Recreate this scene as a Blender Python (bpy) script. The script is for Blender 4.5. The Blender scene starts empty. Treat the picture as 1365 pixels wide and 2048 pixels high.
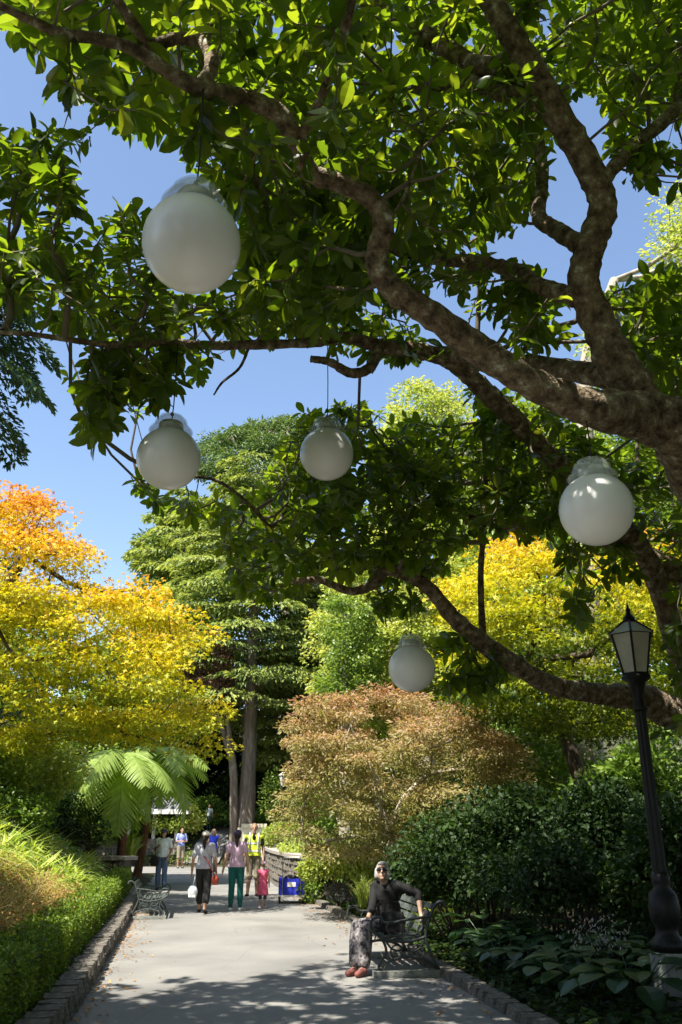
import bpy, math, random
import numpy as np
from mathutils import Vector, Matrix, Euler

# ---------------------------------------------------------------- camera
F = 1700.0; CX = 682.5; CY = 1024.0
PITCH = math.radians(20.66); CAM_Z = 1.6
cp, sp = math.cos(PITCH), math.sin(PITCH)
sc = bpy.context.scene
cam_d = bpy.data.cameras.new('camera'); cam = bpy.data.objects.new('camera', cam_d)
sc.collection.objects.link(cam)
cam.location = (0, 0, CAM_Z); cam.rotation_euler = (math.pi/2 + PITCH, 0, 0)
cam_d.sensor_fit = 'VERTICAL'; cam_d.sensor_height = 36.0; cam_d.lens = 36.0*F/2048
cam_d.clip_start = 0.05; cam_d.clip_end = 2000
sc.camera = cam
# ---------------------------------------------------------------- sky and sun
SUN_EL = math.radians(59); SUN_AZ = math.radians(40)      # shadows run away from the camera and to the right
to_sun = Vector((-math.sin(SUN_AZ)*math.cos(SUN_EL), -math.cos(SUN_AZ)*math.cos(SUN_EL), math.sin(SUN_EL)))
world = bpy.data.worlds.new('World'); sc.world = world; world.use_nodes = True
wn = world.node_tree.nodes; wl = world.node_tree.links; wn.clear()
sky = wn.new('ShaderNodeTexSky'); sky.sky_type = 'NISHITA'; sky.sun_disc = False
sky.sun_elevation = SUN_EL; sky.sun_rotation = math.atan2(to_sun.x, to_sun.y)
sky.air_density = 1.0; sky.dust_density = 1.0; sky.ozone_density = 1.2
bg = wn.new('ShaderNodeBackground'); bg.inputs[1].default_value = 0.115
wo = wn.new('ShaderNodeOutputWorld')
wl.new(sky.outputs[0], bg.inputs[0]); wl.new(bg.outputs[0], wo.inputs[0])
sun_d = bpy.data.lights.new('sun', 'SUN'); sun = bpy.data.objects.new('sun', sun_d)
sc.collection.objects.link(sun)
sun_d.energy = 5.0; sun_d.angle = math.radians(0.53); sun_d.color = (1.0, 0.95, 0.86)
sun.rotation_euler = to_sun.to_track_quat('Z', 'Y').to_euler()
# ---------------------------------------------------------------- exposure
sc.view_settings.view_transform = 'Standard'; sc.view_settings.look = 'None'
sc.view_settings.exposure = 1.28; sc.view_settings.gamma = 1.0
sc.view_settings.use_curve_mapping = False

# ---------------------------------------------------------------- helpers
COL = sc.collection
rng = np.random.RandomState(7)
random.seed(7)
def V(*a): return np.array(a, float)
def ray(px, py):
    u, up = px-CX, CY-py
    return V(u, F*cp-up*sp, F*sp+up*cp)
def W(px, py, y):                      # point on the pixel's ray at forward distance y
    d = ray(px, py); return V(0, 0, CAM_Z)+d*(y/d[1])
def G(px, py, z=0.0):                  # point on the pixel's ray at height z
    d = ray(px, py); return V(0, 0, CAM_Z)+d*((z-CAM_Z)/d[2])
def project(P):
    P = np.atleast_2d(P); r = P-V(0, 0, CAM_Z)
    ax = r[:, 1]*cp+r[:, 2]*sp; up = -r[:, 1]*sp+r[:, 2]*cp
    ax = np.where(ax < .05, .05, ax)
    return CX+r[:, 0]/ax*F, CY-up/ax*F, ax
def mpp(p): return project(p)[2][0]/F  # metres per photo pixel at p
def nrm(a):
    a = np.asarray(a, float); n = np.linalg.norm(a, axis=-1, keepdims=True); return a/np.maximum(n, 1e-9)

class MB:
    def __init__(s): s.v = []; s.f = []; s.m = []
    def add(s, vs, fs):
        o = len(s.v); s.v.extend([tuple(map(float, v)) for v in vs]); s.f.extend([tuple(i+o for i in f) for f in fs])
    def box(s, c, d, rot=None, taper=1.0):
        c = np.array(c, float); h = np.array(d, float)/2
        q = []
        for z in (-1, 1):
            k = taper if z > 0 else 1
            for x, y in ((-1, -1), (1, -1), (1, 1), (-1, 1)): q.append((x*h[0]*k, y*h[1]*k, z*h[2]))
        q = np.array(q)
        if rot is not None: q = q@np.array(rot).T
        s.add(q+c, [(3, 2, 1, 0), (4, 5, 6, 7), (0, 1, 5, 4), (1, 2, 6, 5), (2, 3, 7, 6), (3, 0, 4, 7)])
        return s
    def tube(s, pts, rad, seg=8, cap=True, rough=0.0):
        pts = np.array(pts, float); n = len(pts)
        rad = np.full(n, rad) if np.isscalar(rad) else np.array(rad, float)
        t = np.gradient(pts, axis=0); t = nrm(t)
        a = np.cross(t[0], V(0, 0, 1) if abs(t[0][2]) < .9 else V(1, 0, 0)); a = nrm(a)
        vs = []; ang = np.linspace(0, 2*np.pi, seg, endpoint=False)
        for i in range(n):
            a = nrm(a-t[i]*np.dot(a, t[i])); b = np.cross(t[i], a)
            rj = rad[i]*(1+rough*rng.uniform(-1, 1, seg)) if rough else np.full(seg, rad[i])
            vs.append(pts[i]+rj[:, None]*(np.cos(ang)[:, None]*a+np.sin(ang)[:, None]*b))
        vs = np.concatenate(vs); fs = []
        for i in range(n-1):
            for j in range(seg):
                k = (j+1) % seg
                fs.append((i*seg+j, i*seg+k, (i+1)*seg+k, (i+1)*seg+j))
        if cap:
            fs.append(tuple(range(seg))[::-1]); fs.append(tuple((n-1)*seg+j for j in range(seg)))
        s.add(vs, fs); return s
    def lathe(s, prof, seg=24, c=(0, 0, 0), flute=0):
        c = np.array(c, float); n = len(prof); vs = []
        for r, z in prof:
            for j in range(seg):
                a = 2*np.pi*j/seg; rr = r*(1-flute*(j % 2))
                vs.append((c[0]+rr*math.cos(a), c[1]+rr*math.sin(a), c[2]+z))
        fs = []
        for i in range(n-1):
            for j in range(seg):
                k = (j+1) % seg; fs.append((i*seg+j, i*seg+k, (i+1)*seg+k, (i+1)*seg+j))
        if prof[0][0] > 1e-5: fs.append(tuple(range(seg))[::-1])
        if prof[-1][0] > 1e-5: fs.append(tuple((n-1)*seg+j for j in range(seg)))
        s.add(vs, fs); return s
    def sphere(s, c, r, seg=12, rings=8, rot=None):
        r = np.array([r]*3 if np.isscalar(r) else r, float); c = np.array(c, float)
        vs = [(0, 0, -1)]
        for i in range(1, rings):
            ph = -np.pi/2+np.pi*i/rings
            for j in range(seg):
                a = 2*np.pi*j/seg; vs.append((math.cos(ph)*math.cos(a), math.cos(ph)*math.sin(a), math.sin(ph)))
        vs.append((0, 0, 1)); vs = np.array(vs)*r
        if rot is not None: vs = vs@np.array(rot).T
        fs = []
        for j in range(seg):
            k = (j+1) % seg; fs.append((0, 1+k, 1+j))
            for i in range(rings-2):
                fs.append((1+i*seg+j, 1+i*seg+k, 1+(i+1)*seg+k, 1+(i+1)*seg+j))
            fs.append((1+(rings-2)*seg+j, 1+(rings-2)*seg+k, len(vs)-1))
        s.add(vs+c, fs); return s
    def capsule(s, p, r, q, t, seg=10):
        s.sphere(p, r, seg, 6); s.sphere(q, t, seg, 6)
        p = np.array(p, float); q = np.array(q, float)
        if np.linalg.norm(q-p) > 1e-4: s.tube([p, q], [r, t], seg)
        return s
    def build(s, name, mat, parent=None, local=False, smooth=False):
        return link_mesh(name, np.array(s.v, float).reshape(-1, 3), s.f, mat, parent, local, smooth)

def wloc(o):
    p = V(0, 0, 0)
    while o is not None: p = p+np.array(o.location); o = o.parent
    return p
def link_mesh(name, vs, fs, mat, parent=None, local=False, smooth=False, rnd=None):
    if parent is not None and not local: vs = vs-wloc(parent)
    me = bpy.data.meshes.new(name)
    if isinstance(fs, np.ndarray):
        n, k = fs.shape
        me.vertices.add(len(vs)); me.vertices.foreach_set('co', np.ascontiguousarray(vs, dtype=np.float32).ravel())
        me.loops.add(n*k); me.loops.foreach_set('vertex_index', fs.astype(np.int32).ravel())
        me.polygons.add(n); me.polygons.foreach_set('loop_start', np.arange(0, n*k, k, dtype=np.int32))
        me.update(calc_edges=True)
    else:
        me.from_pydata([tuple(v) for v in vs], [], fs); me.update()
    if rnd is not None:
        at = me.attributes.new('rnd', 'FLOAT', 'POINT'); at.data.foreach_set('value', np.ascontiguousarray(rnd, dtype=np.float32))
    if smooth: me.polygons.foreach_set('use_smooth', np.ones(len(me.polygons), dtype=bool))
    me.materials.append(mat)
    o = bpy.data.objects.new(name, me); COL.objects.link(o)
    if parent is not None: o.parent = parent
    return o
def tag(o, label=None, cat=None, group=None, kind=None):
    if label: o['label'] = label
    if cat: o['category'] = cat
    if group: o['group'] = group
    if kind: o['kind'] = kind
    return o
def thing(name, label, cat, loc=(0, 0, 0), rz=0.0, group=None):
    o = bpy.data.objects.new(name, None); COL.objects.link(o); o.empty_display_size = .2
    o.location = tuple(map(float, loc)); o.rotation_euler = (0, 0, rz)
    return tag(o, label, cat, group)
def inst(name, me, parent, mat4):
    o = bpy.data.objects.new(name, me); COL.objects.link(o); o.parent = parent; o.matrix_basis = mat4; return o
def spline(pts, k=6):                  # Catmull-Rom through points (any number of columns)
    P = np.array(pts, float)
    if len(P) < 3: return np.array([P[0]+(P[-1]-P[0])*t for t in np.linspace(0, 1, k+1)])
    E = np.vstack([2*P[0]-P[1], P, 2*P[-1]-P[-2]]); out = []
    for i in range(1, len(E)-2):
        a, b, c, d = E[i-1:i+3]
        for t in np.linspace(0, 1, k, endpoint=False):
            out.append(.5*((2*b)+(-a+c)*t+(2*a-5*b+4*c-d)*t*t+(-a+3*b-3*c+d)*t**3))
    out.append(P[-1]); return np.array(out)

# ---------------------------------------------------------------- materials
def new_mat(name):
    m = bpy.data.materials.new(name); m.use_nodes = True; nt = m.node_tree; nt.nodes.clear()
    return m, nt.nodes, nt.links
def ramp(n, stops):
    r = n.new('ShaderNodeValToRGB'); e = r.color_ramp.elements
    while len(e) < len(stops): e.new(.5)
    for el, (p, c) in zip(e, stops): el.position = p; el.color = (*c, 1)
    return r
def surf(name, c1, c2=None, rough=.7, scale=6.0, bump=0.0, bscale=None, metal=0.0, spec=.4, detail=6, stops=None, coord='Object', stretch=(1, 1, 1), trans=0.0, sss=0.0, ior=1.45):
    m, n, l = new_mat(name)
    o = n.new('ShaderNodeOutputMaterial'); b = n.new('ShaderNodeBsdfPrincipled'); l.new(b.outputs[0], o.inputs[0])
    b.inputs['Roughness'].default_value = rough; b.inputs['Metallic'].default_value = metal
    b.inputs['Specular IOR Level'].default_value = spec; b.inputs['IOR'].default_value = ior
    b.inputs['Transmission Weight'].default_value = trans
    if sss: b.inputs['Subsurface Weight'].default_value = sss; b.inputs['Subsurface Radius'].default_value = (.06, .06, .06); b.inputs['Subsurface Scale'].default_value = 1.0
    if c2 is None and not stops: b.inputs['Base Color'].default_value = (*c1, 1)
    tc = n.new('ShaderNodeTexCoord'); mp = n.new('ShaderNodeMapping'); l.new(tc.outputs[coord], mp.inputs[0]); mp.inputs['Scale'].default_value = stretch
    if c2 is not None or stops:
        nz = n.new('ShaderNodeTexNoise'); nz.inputs['Scale'].default_value = scale; nz.inputs['Detail'].default_value = detail; nz.inputs['Roughness'].default_value = .65
        l.new(mp.outputs[0], nz.inputs[0])
        r = ramp(n, stops or [(.32, c1), (.68, c2)]); l.new(nz.outputs[0], r.inputs[0]); l.new(r.outputs[0], b.inputs['Base Color'])
    if bump:
        nb = n.new('ShaderNodeTexNoise'); nb.inputs['Scale'].default_value = bscale or scale*3; nb.inputs['Detail'].default_value = 8
        l.new(mp.outputs[0], nb.inputs[0]); bp = n.new('ShaderNodeBump'); bp.inputs['Strength'].default_value = min(1, bump); bp.inputs['Distance'].default_value = .03
        l.new(nb.outputs[0], bp.inputs['Height']); l.new(bp.outputs[0], b.inputs['Normal'])
    return m
def leaf_mat(name, stops, tstops=None, tmix=.35, rough=.5, spec=.35):
    m, n, l = new_mat(name)
    o = n.new('ShaderNodeOutputMaterial'); b = n.new('ShaderNodeBsdfPrincipled'); t = n.new('ShaderNodeBsdfTranslucent'); mx = n.new('ShaderNodeMixShader')
    a = n.new('ShaderNodeAttribute'); a.attribute_name = 'rnd'
    oi = n.new('ShaderNodeObjectInfo'); ad = n.new('ShaderNodeMath'); ad.operation = 'ADD'; ad.use_clamp = True
    mu = n.new('ShaderNodeMath'); mu.operation = 'MULTIPLY'; mu.inputs[1].default_value = .12
    l.new(oi.outputs['Random'], mu.inputs[0]); l.new(a.outputs['Fac'], ad.inputs[0]); l.new(mu.outputs[0], ad.inputs[1])
    r = ramp(n, stops); l.new(ad.outputs[0], r.inputs[0]); l.new(r.outputs[0], b.inputs['Base Color'])
    r2 = ramp(n, tstops or [(p, (min(1, c[0]*1.9), min(1, c[1]*1.9), c[2]*.9)) for p, c in stops]); l.new(ad.outputs[0], r2.inputs[0]); l.new(r2.outputs[0], t.inputs[0])
    b.inputs['Roughness'].default_value = rough; b.inputs['Specular IOR Level'].default_value = spec
    mx.inputs[0].default_value = tmix; l.new(b.outputs[0], mx.inputs[1]); l.new(t.outputs[0], mx.inputs[2]); l.new(mx.outputs[0], o.inputs[0])
    return m
def plain(name, c, rough=.6, **k): return surf(name, tuple(x*.86 for x in c), tuple(min(1, x*1.12) for x in c), rough, **k)

M = {}
M['bark'] = surf('magnolia_bark', None, stops=[(.34, (.045, .03, .02)), (.45, (.14, .10, .062)), (.54, (.24, .18, .115)), (.6, (.30, .26, .17)), (.66, (.52, .50, .41))], rough=.9, scale=13, bump=1.0, bscale=45, detail=9)
M['twig'] = plain('twig_bark', (.16, .13, .09), .8, scale=12)
M['bark_grey'] = surf('grey_bark', (.08, .062, .05), (.30, .24, .19), .9, 5, .9, 14, stretch=(1, 1, .18))
M['bark_dark'] = surf('dark_bark', (.03, .024, .018), (.12, .09, .065), .9, 6, .8, 16, stretch=(1, 1, .3))
M['bark_pale'] = surf('pale_bark', (.2, .17, .13), (.42, .38, .3), .9, 7, .6, 20, stretch=(1, 1, .4))
M['fern_trunk'] = surf('fern_trunk', (.05, .022, .012), (.22, .1, .05), .95, 14, 1, 40, stretch=(1, 1, .25))
M['magnolia'] = leaf_mat('magnolia_leaf', [(0, (.014, .026, .006)), (.5, (.026, .048, .009)), (.9, (.05, .08, .014)), (1, (.16, .13, .03))],
                         [(0, (.14, .25, .008)), (.5, (.32, .48, .012)), (1, (.60, .66, .03))], .42, .36, .4)
M['maple'] = leaf_mat('gold_maple_leaf', [(0, (.05, .09, .008)), (.28, (.25, .29, .014)), (.56, (.50, .44, .018)), (.82, (.60, .36, .02)), (1, (.64, .23, .03))], tmix=.33, rough=.55)
M['copper'] = leaf_mat('copper_maple_leaf', [(0, (.13, .17, .04)), (.4, (.27, .25, .10)), (.7, (.36, .26, .14)), (1, (.40, .17, .11))], tmix=.35, rough=.5)
M['cedar'] = leaf_mat('cedar_needles', [(0, (.07, .12, .035)), (.5, (.18, .235, .06)), (1, (.34, .37, .095))], tmix=.25, rough=.6)
M['pine'] = leaf_mat('pine_needles', [(0, (.04, .085, .025)), (.5, (.085, .15, .04)), (1, (.15, .21, .055))], tmix=.2, rough=.6)
M['spruce'] = leaf_mat('spruce_needles', [(0, (.025, .06, .03)), (.5, (.05, .105, .05)), (1, (.09, .15, .06))], tmix=.15, rough=.6)
M['green'] = leaf_mat('green_leaf', [(0, (.05, .10, .016)), (.5, (.12, .20, .03)), (1, (.24, .31, .06))], tmix=.35, rough=.4)
M['lime'] = leaf_mat('lime_leaf', [(0, (.12, .19, .03)), (.5, (.26, .33, .06)), (1, (.42, .42, .11))], tmix=.35, rough=.45)
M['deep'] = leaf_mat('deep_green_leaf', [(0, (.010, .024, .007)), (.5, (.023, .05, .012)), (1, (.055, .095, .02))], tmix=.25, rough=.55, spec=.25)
M['purple'] = leaf_mat('purple_beech_leaf', [(0, (.035, .022, .016)), (.5, (.09, .05, .035)), (1, (.17, .09, .06))], tmix=.25, rough=.45)
M['hedge'] = leaf_mat('hedge_leaf', [(0, (.05, .10, .012)), (.5, (.12, .20, .02)), (1, (.24, .30, .03))], tmix=.3, rough=.45)
M['strap'] = leaf_mat('strap_leaf', [(0, (.13, .22, .03)), (.5, (.30, .39, .07)), (1, (.50, .54, .17))], tmix=.35, rough=.4)
M['grass'] = leaf_mat('tussock_blade', [(0, (.14, .17, .04)), (.5, (.33, .28, .09)), (1, (.50, .38, .17))], tmix=.3, rough=.6)
M['frond'] = leaf_mat('fern_frond', [(0, (.10, .17, .025)), (.5, (.24, .34, .07)), (1, (.40, .48, .14))], tmix=.4, rough=.45)
M['hosta'] = leaf_mat('hosta_leaf', [(0, (.018, .048, .018)), (.5, (.034, .078, .028)), (1, (.075, .13, .045))], tmix=.25, rough=.4, spec=.4)
M['silver'] = leaf_mat('silver_leaf', [(0, (.13, .14, .13)), (1, (.3, .31, .32))], tmix=.15, rough=.6)
M['litter'] = leaf_mat('dry_leaf', [(0, (.12, .06, .02)), (.5, (.36, .17, .05)), (1, (.5, .28, .1))], tmix=.15, rough=.7)
M['flower'] = leaf_mat('pale_petal', [(0, (.30, .27, .30)), (1, (.45, .41, .46))], tmix=.3, rough=.6)
M['soil'] = surf('garden_soil', None, stops=[(.3, (.022, .016, .01)), (.5, (.05, .045, .018)), (.7, (.06, .085, .02))], rough=1, scale=2.2, bump=.8, bscale=20)
M['stone'] = surf('wall_stone', None, stops=[(.3, (.07, .06, .048)), (.5, (.16, .14, .115)), (.7, (.29, .265, .22))], rough=.9, scale=5, bump=.8, bscale=22)
M['mortar'] = surf('mortar', (.07, .06, .05), (.15, .13, .11), .95, 10, .6)
M['coping'] = surf('coping_stone', (.26, .22, .19), (.42, .37, .33), .85, 6, .5, 25)
M['cream'] = surf('cream_stone', (.55, .48, .34), (.72, .66, .5), .8, 4, .3)
M['iron'] = surf('painted_iron', (.022, .026, .024), (.05, .056, .052), .42, 20, .3, 60, spec=.6)
M['iron_green'] = surf('weathered_iron', (.03, .037, .034), (.085, .10, .092), .65, 18, .3, 50, spec=.2)
M['black_iron'] = surf('black_iron', (.006, .0055, .0055), (.013, .012, .012), .45, 20, .2, 60, spec=.35)
M['slat'] = surf('bench_timber', (.04, .05, .045), (.1, .115, .1), .6, 6, .3, 30, stretch=(.3, 4, 4))
M['sleeper'] = surf('timber_foot', (.16, .17, .15), (.3, .31, .28), .8, 8, .5, 30)
M['opal'] = surf('opal_glass', (.84, .84, .82), None, .22, spec=.5, sss=.4)
def cover_mat():
    m, n, l = new_mat('clear_cover'); o = n.new('ShaderNodeOutputMaterial'); b = n.new('ShaderNodeBsdfPrincipled'); t = n.new('ShaderNodeBsdfTransparent'); mx = n.new('ShaderNodeMixShader')
    b.inputs['Base Color'].default_value = (.72, .78, .75, 1); b.inputs['Roughness'].default_value = .18; mx.inputs[0].default_value = .26
    l.new(t.outputs[0], mx.inputs[1]); l.new(b.outputs[0], mx.inputs[2]); l.new(mx.outputs[0], o.inputs[0]); return m
M['cap_glass'] = cover_mat()
M['steel'] = surf('brushed_steel', (.5, .5, .44), (.68, .67, .6), .33, 30, metal=.85)
M['pane'] = surf('frosted_pane', (.55, .53, .44), (.72, .70, .6), .4, 5, trans=.25)
M['cable'] = plain('black_cable', (.012, .014, .012), .5)
M['slate'] = surf('slate_roof', (.09, .095, .105), (.16, .165, .175), .6, 9, .3)
M['white'] = plain('white_paint', (.75, .72, .64), .5, scale=3)
M['bluebox'] = plain('blue_fabric', (.025, .04, .48), .6, scale=8)
M['black'] = plain('black_plastic', (.015, .015, .016), .5, scale=8)
M['chrome'] = surf('metal_tube', (.55, .56, .57), None, .25, metal=.9)

def asphalt():
    m, n, l = new_mat('asphalt_path')
    o = n.new('ShaderNodeOutputMaterial'); b = n.new('ShaderNodeBsdfPrincipled'); l.new(b.outputs[0], o.inputs[0]); b.inputs['Roughness'].default_value = .85
    tc = n.new('ShaderNodeTexCoord')
    a = n.new('ShaderNodeTexNoise'); a.inputs['Scale'].default_value = .7; a.inputs['Detail'].default_value = 7
    g = n.new('ShaderNodeTexNoise'); g.inputs['Scale'].default_value = 160; g.inputs['Detail'].default_value = 2
    w = n.new('ShaderNodeTexVoronoi'); w.inputs['Scale'].default_value = 1.1; w.feature = 'DISTANCE_TO_EDGE'
    for q in (a, g): l.new(tc.outputs['Object'], q.inputs[0])
    dn = n.new('ShaderNodeMixRGB'); dn.inputs[0].default_value = .25; l.new(tc.outputs['Object'], dn.inputs[1]); l.new(a.outputs['Color'], dn.inputs[2]); l.new(dn.outputs[0], w.inputs[0])
    r = ramp(n, [(.28, (.145, .139, .127)), (.48, (.195, .188, .172)), (.72, (.245, .235, .212))]); l.new(a.outputs[0], r.inputs[0])
    r2 = ramp(n, [(.3, (.72, .72, .72)), (.7, (1.2, 1.2, 1.2))]); l.new(g.outputs[0], r2.inputs[0])
    mx = n.new('ShaderNodeMixRGB'); mx.blend_type = 'MULTIPLY'; mx.inputs[0].default_value = .8; l.new(r.outputs[0], mx.inputs[1]); l.new(r2.outputs[0], mx.inputs[2])
    r3 = ramp(n, [(0, (.82, .82, .82)), (.012, (1, 1, 1))]); l.new(w.outputs[0], r3.inputs[0])
    m2 = n.new('ShaderNodeMixRGB'); m2.blend_type = 'MULTIPLY'; m2.inputs[0].default_value = .8; l.new(mx.outputs[0], m2.inputs[1]); l.new(r3.outputs[0], m2.inputs[2]); l.new(m2.outputs[0], b.inputs['Base Color'])
    bp = n.new('ShaderNodeBump'); bp.inputs['Strength'].default_value = .35; bp.inputs['Distance'].default_value = .006; l.new(g.outputs[0], bp.inputs['Height']); l.new(bp.outputs[0], b.inputs['Normal'])
    return m
M['asphalt'] = asphalt()

# ---------------------------------------------------------------- ground and path
def xl(y): return np.interp(y, [-8, 0, 8.7, 17.4, 27, 39, 46], [-.6, -1.3, -2.42, -3.95, -5.75, -7.7, -9.0])
def xr(y): return np.interp(y, [-8, 0, 8.9, 11.1, 17.4, 21.4, 24, 39, 46], [3.4, 2.5, 1.55, 1.2, .2, -.45, -1.0, -3.2, -3.4])
def sstep(a, b, x): t = np.clip((x-a)/(b-a), 0, 1); return t*t*(3-2*t)
def height(x, y):
    x = np.asarray(x, float); y = np.asarray(y, float)
    dl = xl(y)-x; dr = x-xr(y)
    near = 1-sstep(33, 39, y)
    hl = near*np.where(dl > .15, .2*sstep(.15, .35, dl)+.43*np.clip(dl-.9, 0, 5), 0)
    hr = (1-sstep(36, 40, y))*np.where(dr > .2, .05*sstep(.2, .5, dr)+.07*np.clip(dr-.5, 0, 8)+.75*sstep(23.5, 25.5, y)*sstep(.3, .7, dr), 0)
    hb = 2.2*sstep(46.5, 51, y)+np.clip(y-51, 0, 120)*.2
    inp = (dl < .15) & (dr < .2) | ((y > 38.5) & (y < 46.2))
    return np.where(inp & (y < 46.5), -.03, hl+hr+hb-.0)
def grid_lines(a, b, s, lo, hi, k):
    f = np.arange(a, b+1e-6, s); return np.concatenate([a-np.geomspace(s, a-lo, k)[::-1], f, b+np.geomspace(s, hi-b, k)])
gx = grid_lines(-14, 12, .3, -400, 400, 16); gy = grid_lines(-6, 56, .35, -200, 900, 18)
X, Y = np.meshgrid(gx, gy); Z = height(X, Y)
Z = Z+np.where(Z > .1, .05*np.sin(X*2.1+Y*1.3)+.04*np.sin(X*.9-Y*2.3), 0)
nx, ny = len(gx), len(gy)
idx = np.arange(nx*ny).reshape(ny, nx)
fq = np.stack([idx[:-1, :-1], idx[:-1, 1:], idx[1:, 1:], idx[1:, :-1]], -1).reshape(-1, 4)
g = link_mesh('ground', np.stack([X, Y, Z], -1).reshape(-1, 3), fq, M['soil'], smooth=True); tag(g, kind='structure')
ys = np.arange(-8, 39.01, .5)
pv = []; pf = []
for y in ys: pv += [(xl(y)-.1, y, 0), (.5*(xl(y)+xr(y)), y, .02), (xr(y)+.1, y, 0)]
for i in range(len(ys)-1):
    for j in (0, 1): a = i*3+j; pf.append((a, a+1, a+4, a+3))
b0 = len(pv)
pv += [(-30, 39, 0), (xl(39)-.1, 39, 0), (.5*(xl(39)+xr(39)), 39, .02), (xr(39)+.1, 39, 0), (10, 39, 0), (-30, 46, 0), (xl(39)-.1, 46, 0), (.5*(xl(39)+xr(39)), 46, .0), (xr(39)+.1, 46, 0), (10, 46, 0)]
for j in range(4): pf.append((b0+j, b0+j+1, b0+j+6, b0+j+5))
tag(link_mesh('path', np.array(pv, float), pf, M['asphalt']), kind='structure')
# pale side path climbing the bank behind the railing
mb = MB(); sp_pts = [(-7.2, 47.0), (-7.0, 48.2), (-6.3, 49.6), (-5.2, 50.8)]
sv = []
for x, y in spline(sp_pts, 5): sv += [(x-.9, y, height(x-.9, y)+.06), (x+.9, y, height(x+.9, y)+.06)]
mb.add(sv, [(2*i, 2*i+1, 2*i+3, 2*i+2) for i in range(len(sv)//2-1)])
tag(mb.build('side_path', M['asphalt']), kind='structure')

# ---------------------------------------------------------------- foliage helpers
T_DIA = (np.array([[0, 0, 0], [.5, -.5, .12], [1, 0, -.1], [.5, .5, .12]], float), np.array([[0, 1, 2], [0, 2, 3]]))
T_QUAD = T_DIA
def tmpl_leaf():
    t = [0, .16, .4, .66, .86, 1]; hw = [0, .27, .48, .5, .3, 0]
    v = [(a, 0, -.10*a*a) for a in t]
    for s in (-1, 1): v += [(t[i], s*hw[i], -.10*t[i]**2+.16*hw[i]) for i in range(1, 5)]
    f = []
    for k, o in ((0, 6), (1, 10)):
        q = [(0, 1, o)]+[x for i in range(3) for x in ((1+i, 2+i, o+1+i), (1+i, o+1+i, o+i))]+[(4, 5, o+3)]
        f += [x if k else x[::-1] for x in q]
    return np.array(v, float), np.array(f)
T_LEAF = tmpl_leaf()
T_BLADE = (np.array([[0, -.5, 0], [0, .5, 0], [.35, -.45, .22], [.35, .45, .22], [.7, -.3, .24], [.7, .3, .24], [1, 0, .04]], float),
           np.array([[0, 1, 3], [0, 3, 2], [2, 3, 5], [2, 5, 4], [4, 5, 6]]))
T_MAPLE = (np.array([[0, 0, 0], [.35, -.12, .03], [.45, -.55, -.05], [.62, -.16, .04], [1, 0, -.1], [.62, .16, .04], [.45, .55, -.05], [.35, .12, .03]], float),
           np.array([[0, 1, 7], [1, 2, 3], [1, 3, 7], [3, 5, 7], [3, 4, 5], [5, 6, 7]]))
T_STRAP = (T_BLADE[0]*V(1, 1, 0)+np.array([[0, 0, z] for z in (0, 0, .2, .2, .16, .16, -.22)]), T_BLADE[1])
def leaves_mesh(pos, ax, no, L, wr, T):
    v, f = T; ax = nrm(ax); b = nrm(np.cross(no, ax)); n = np.cross(ax, b)
    L = np.broadcast_to(L, (len(pos),)); wr = np.broadcast_to(wr, (len(pos),))
    P = pos[:, None, :]+L[:, None, None]*(v[None, :, 0:1]*ax[:, None, :]+(v[None, :, 1:2]*wr[:, None, None])*b[:, None, :]+v[None, :, 2:3]*n[:, None, :])
    k = len(v); Fc = (np.arange(len(pos))*k)[:, None, None]+f[None]
    return P.reshape(-1, 3), Fc.reshape(-1, f.shape[1])
def rsphere(n, r=None):
    r = r or rng
    return nrm(r.normal(size=(n, 3)))
def foliage(name, pos, ax, no, L, wr, T, mat, parent, rnd):
    v, f = leaves_mesh(pos, ax, no, L, wr, T)
    o = link_mesh(name, v, f, mat, parent, rnd=np.repeat(rnd, len(T[0])))
    o['kind'] = 'stuff'; return o
def in_poly(P, poly):
    x, y = P[:, 0], P[:, 1]; c = np.zeros(len(P), bool); q = np.array(poly, float)
    for i in range(len(q)):
        a, b = q[i], q[i-1]
        if a[1] == b[1]: continue
        c ^= ((a[1] > y) != (b[1] > y)) & (x < (b[0]-a[0])*(y-a[1])/(b[1]-a[1])+a[0])
    return c
def poly_dist(P, poly):
    q = np.array(poly, float); d = np.full(len(P), 1e9)
    for i in range(len(q)):
        a, b = q[i-1], q[i]; ab = b-a; t = np.clip(((P-a)@ab)/max(1e-9, ab@ab), 0, 1)
        d = np.minimum(d, np.linalg.norm(P-(a+t[:, None]*ab), axis=1))
    return d
def sample_poly(poly, n):
    q = np.array(poly, float); lo, hi = q.min(0), q.max(0); out = np.zeros((0, 2))
    while len(out) < n:
        P = lo+(hi-lo)*rng.rand(4*n, 2); out = np.vstack([out, P[in_poly(P, poly)]])
    return out[:n]
def crown_points(poly, yc, dep, n, full=False):
    P = sample_poly(poly, n); d = poly_dist(P, poly); e = np.clip(d/np.percentile(d, 97), 0, 1)
    half = dep*np.sqrt(np.maximum(0, 1-(1-e)**2))
    s = rng.uniform(-1, 1, n); s = np.sign(s)*np.abs(s)**(.45 if not full else 1)
    yy = yc+s*half
    return np.array([W(p[0], p[1], y) for p, y in zip(P, yy)]), 1-e*(1-np.abs(s))
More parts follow.
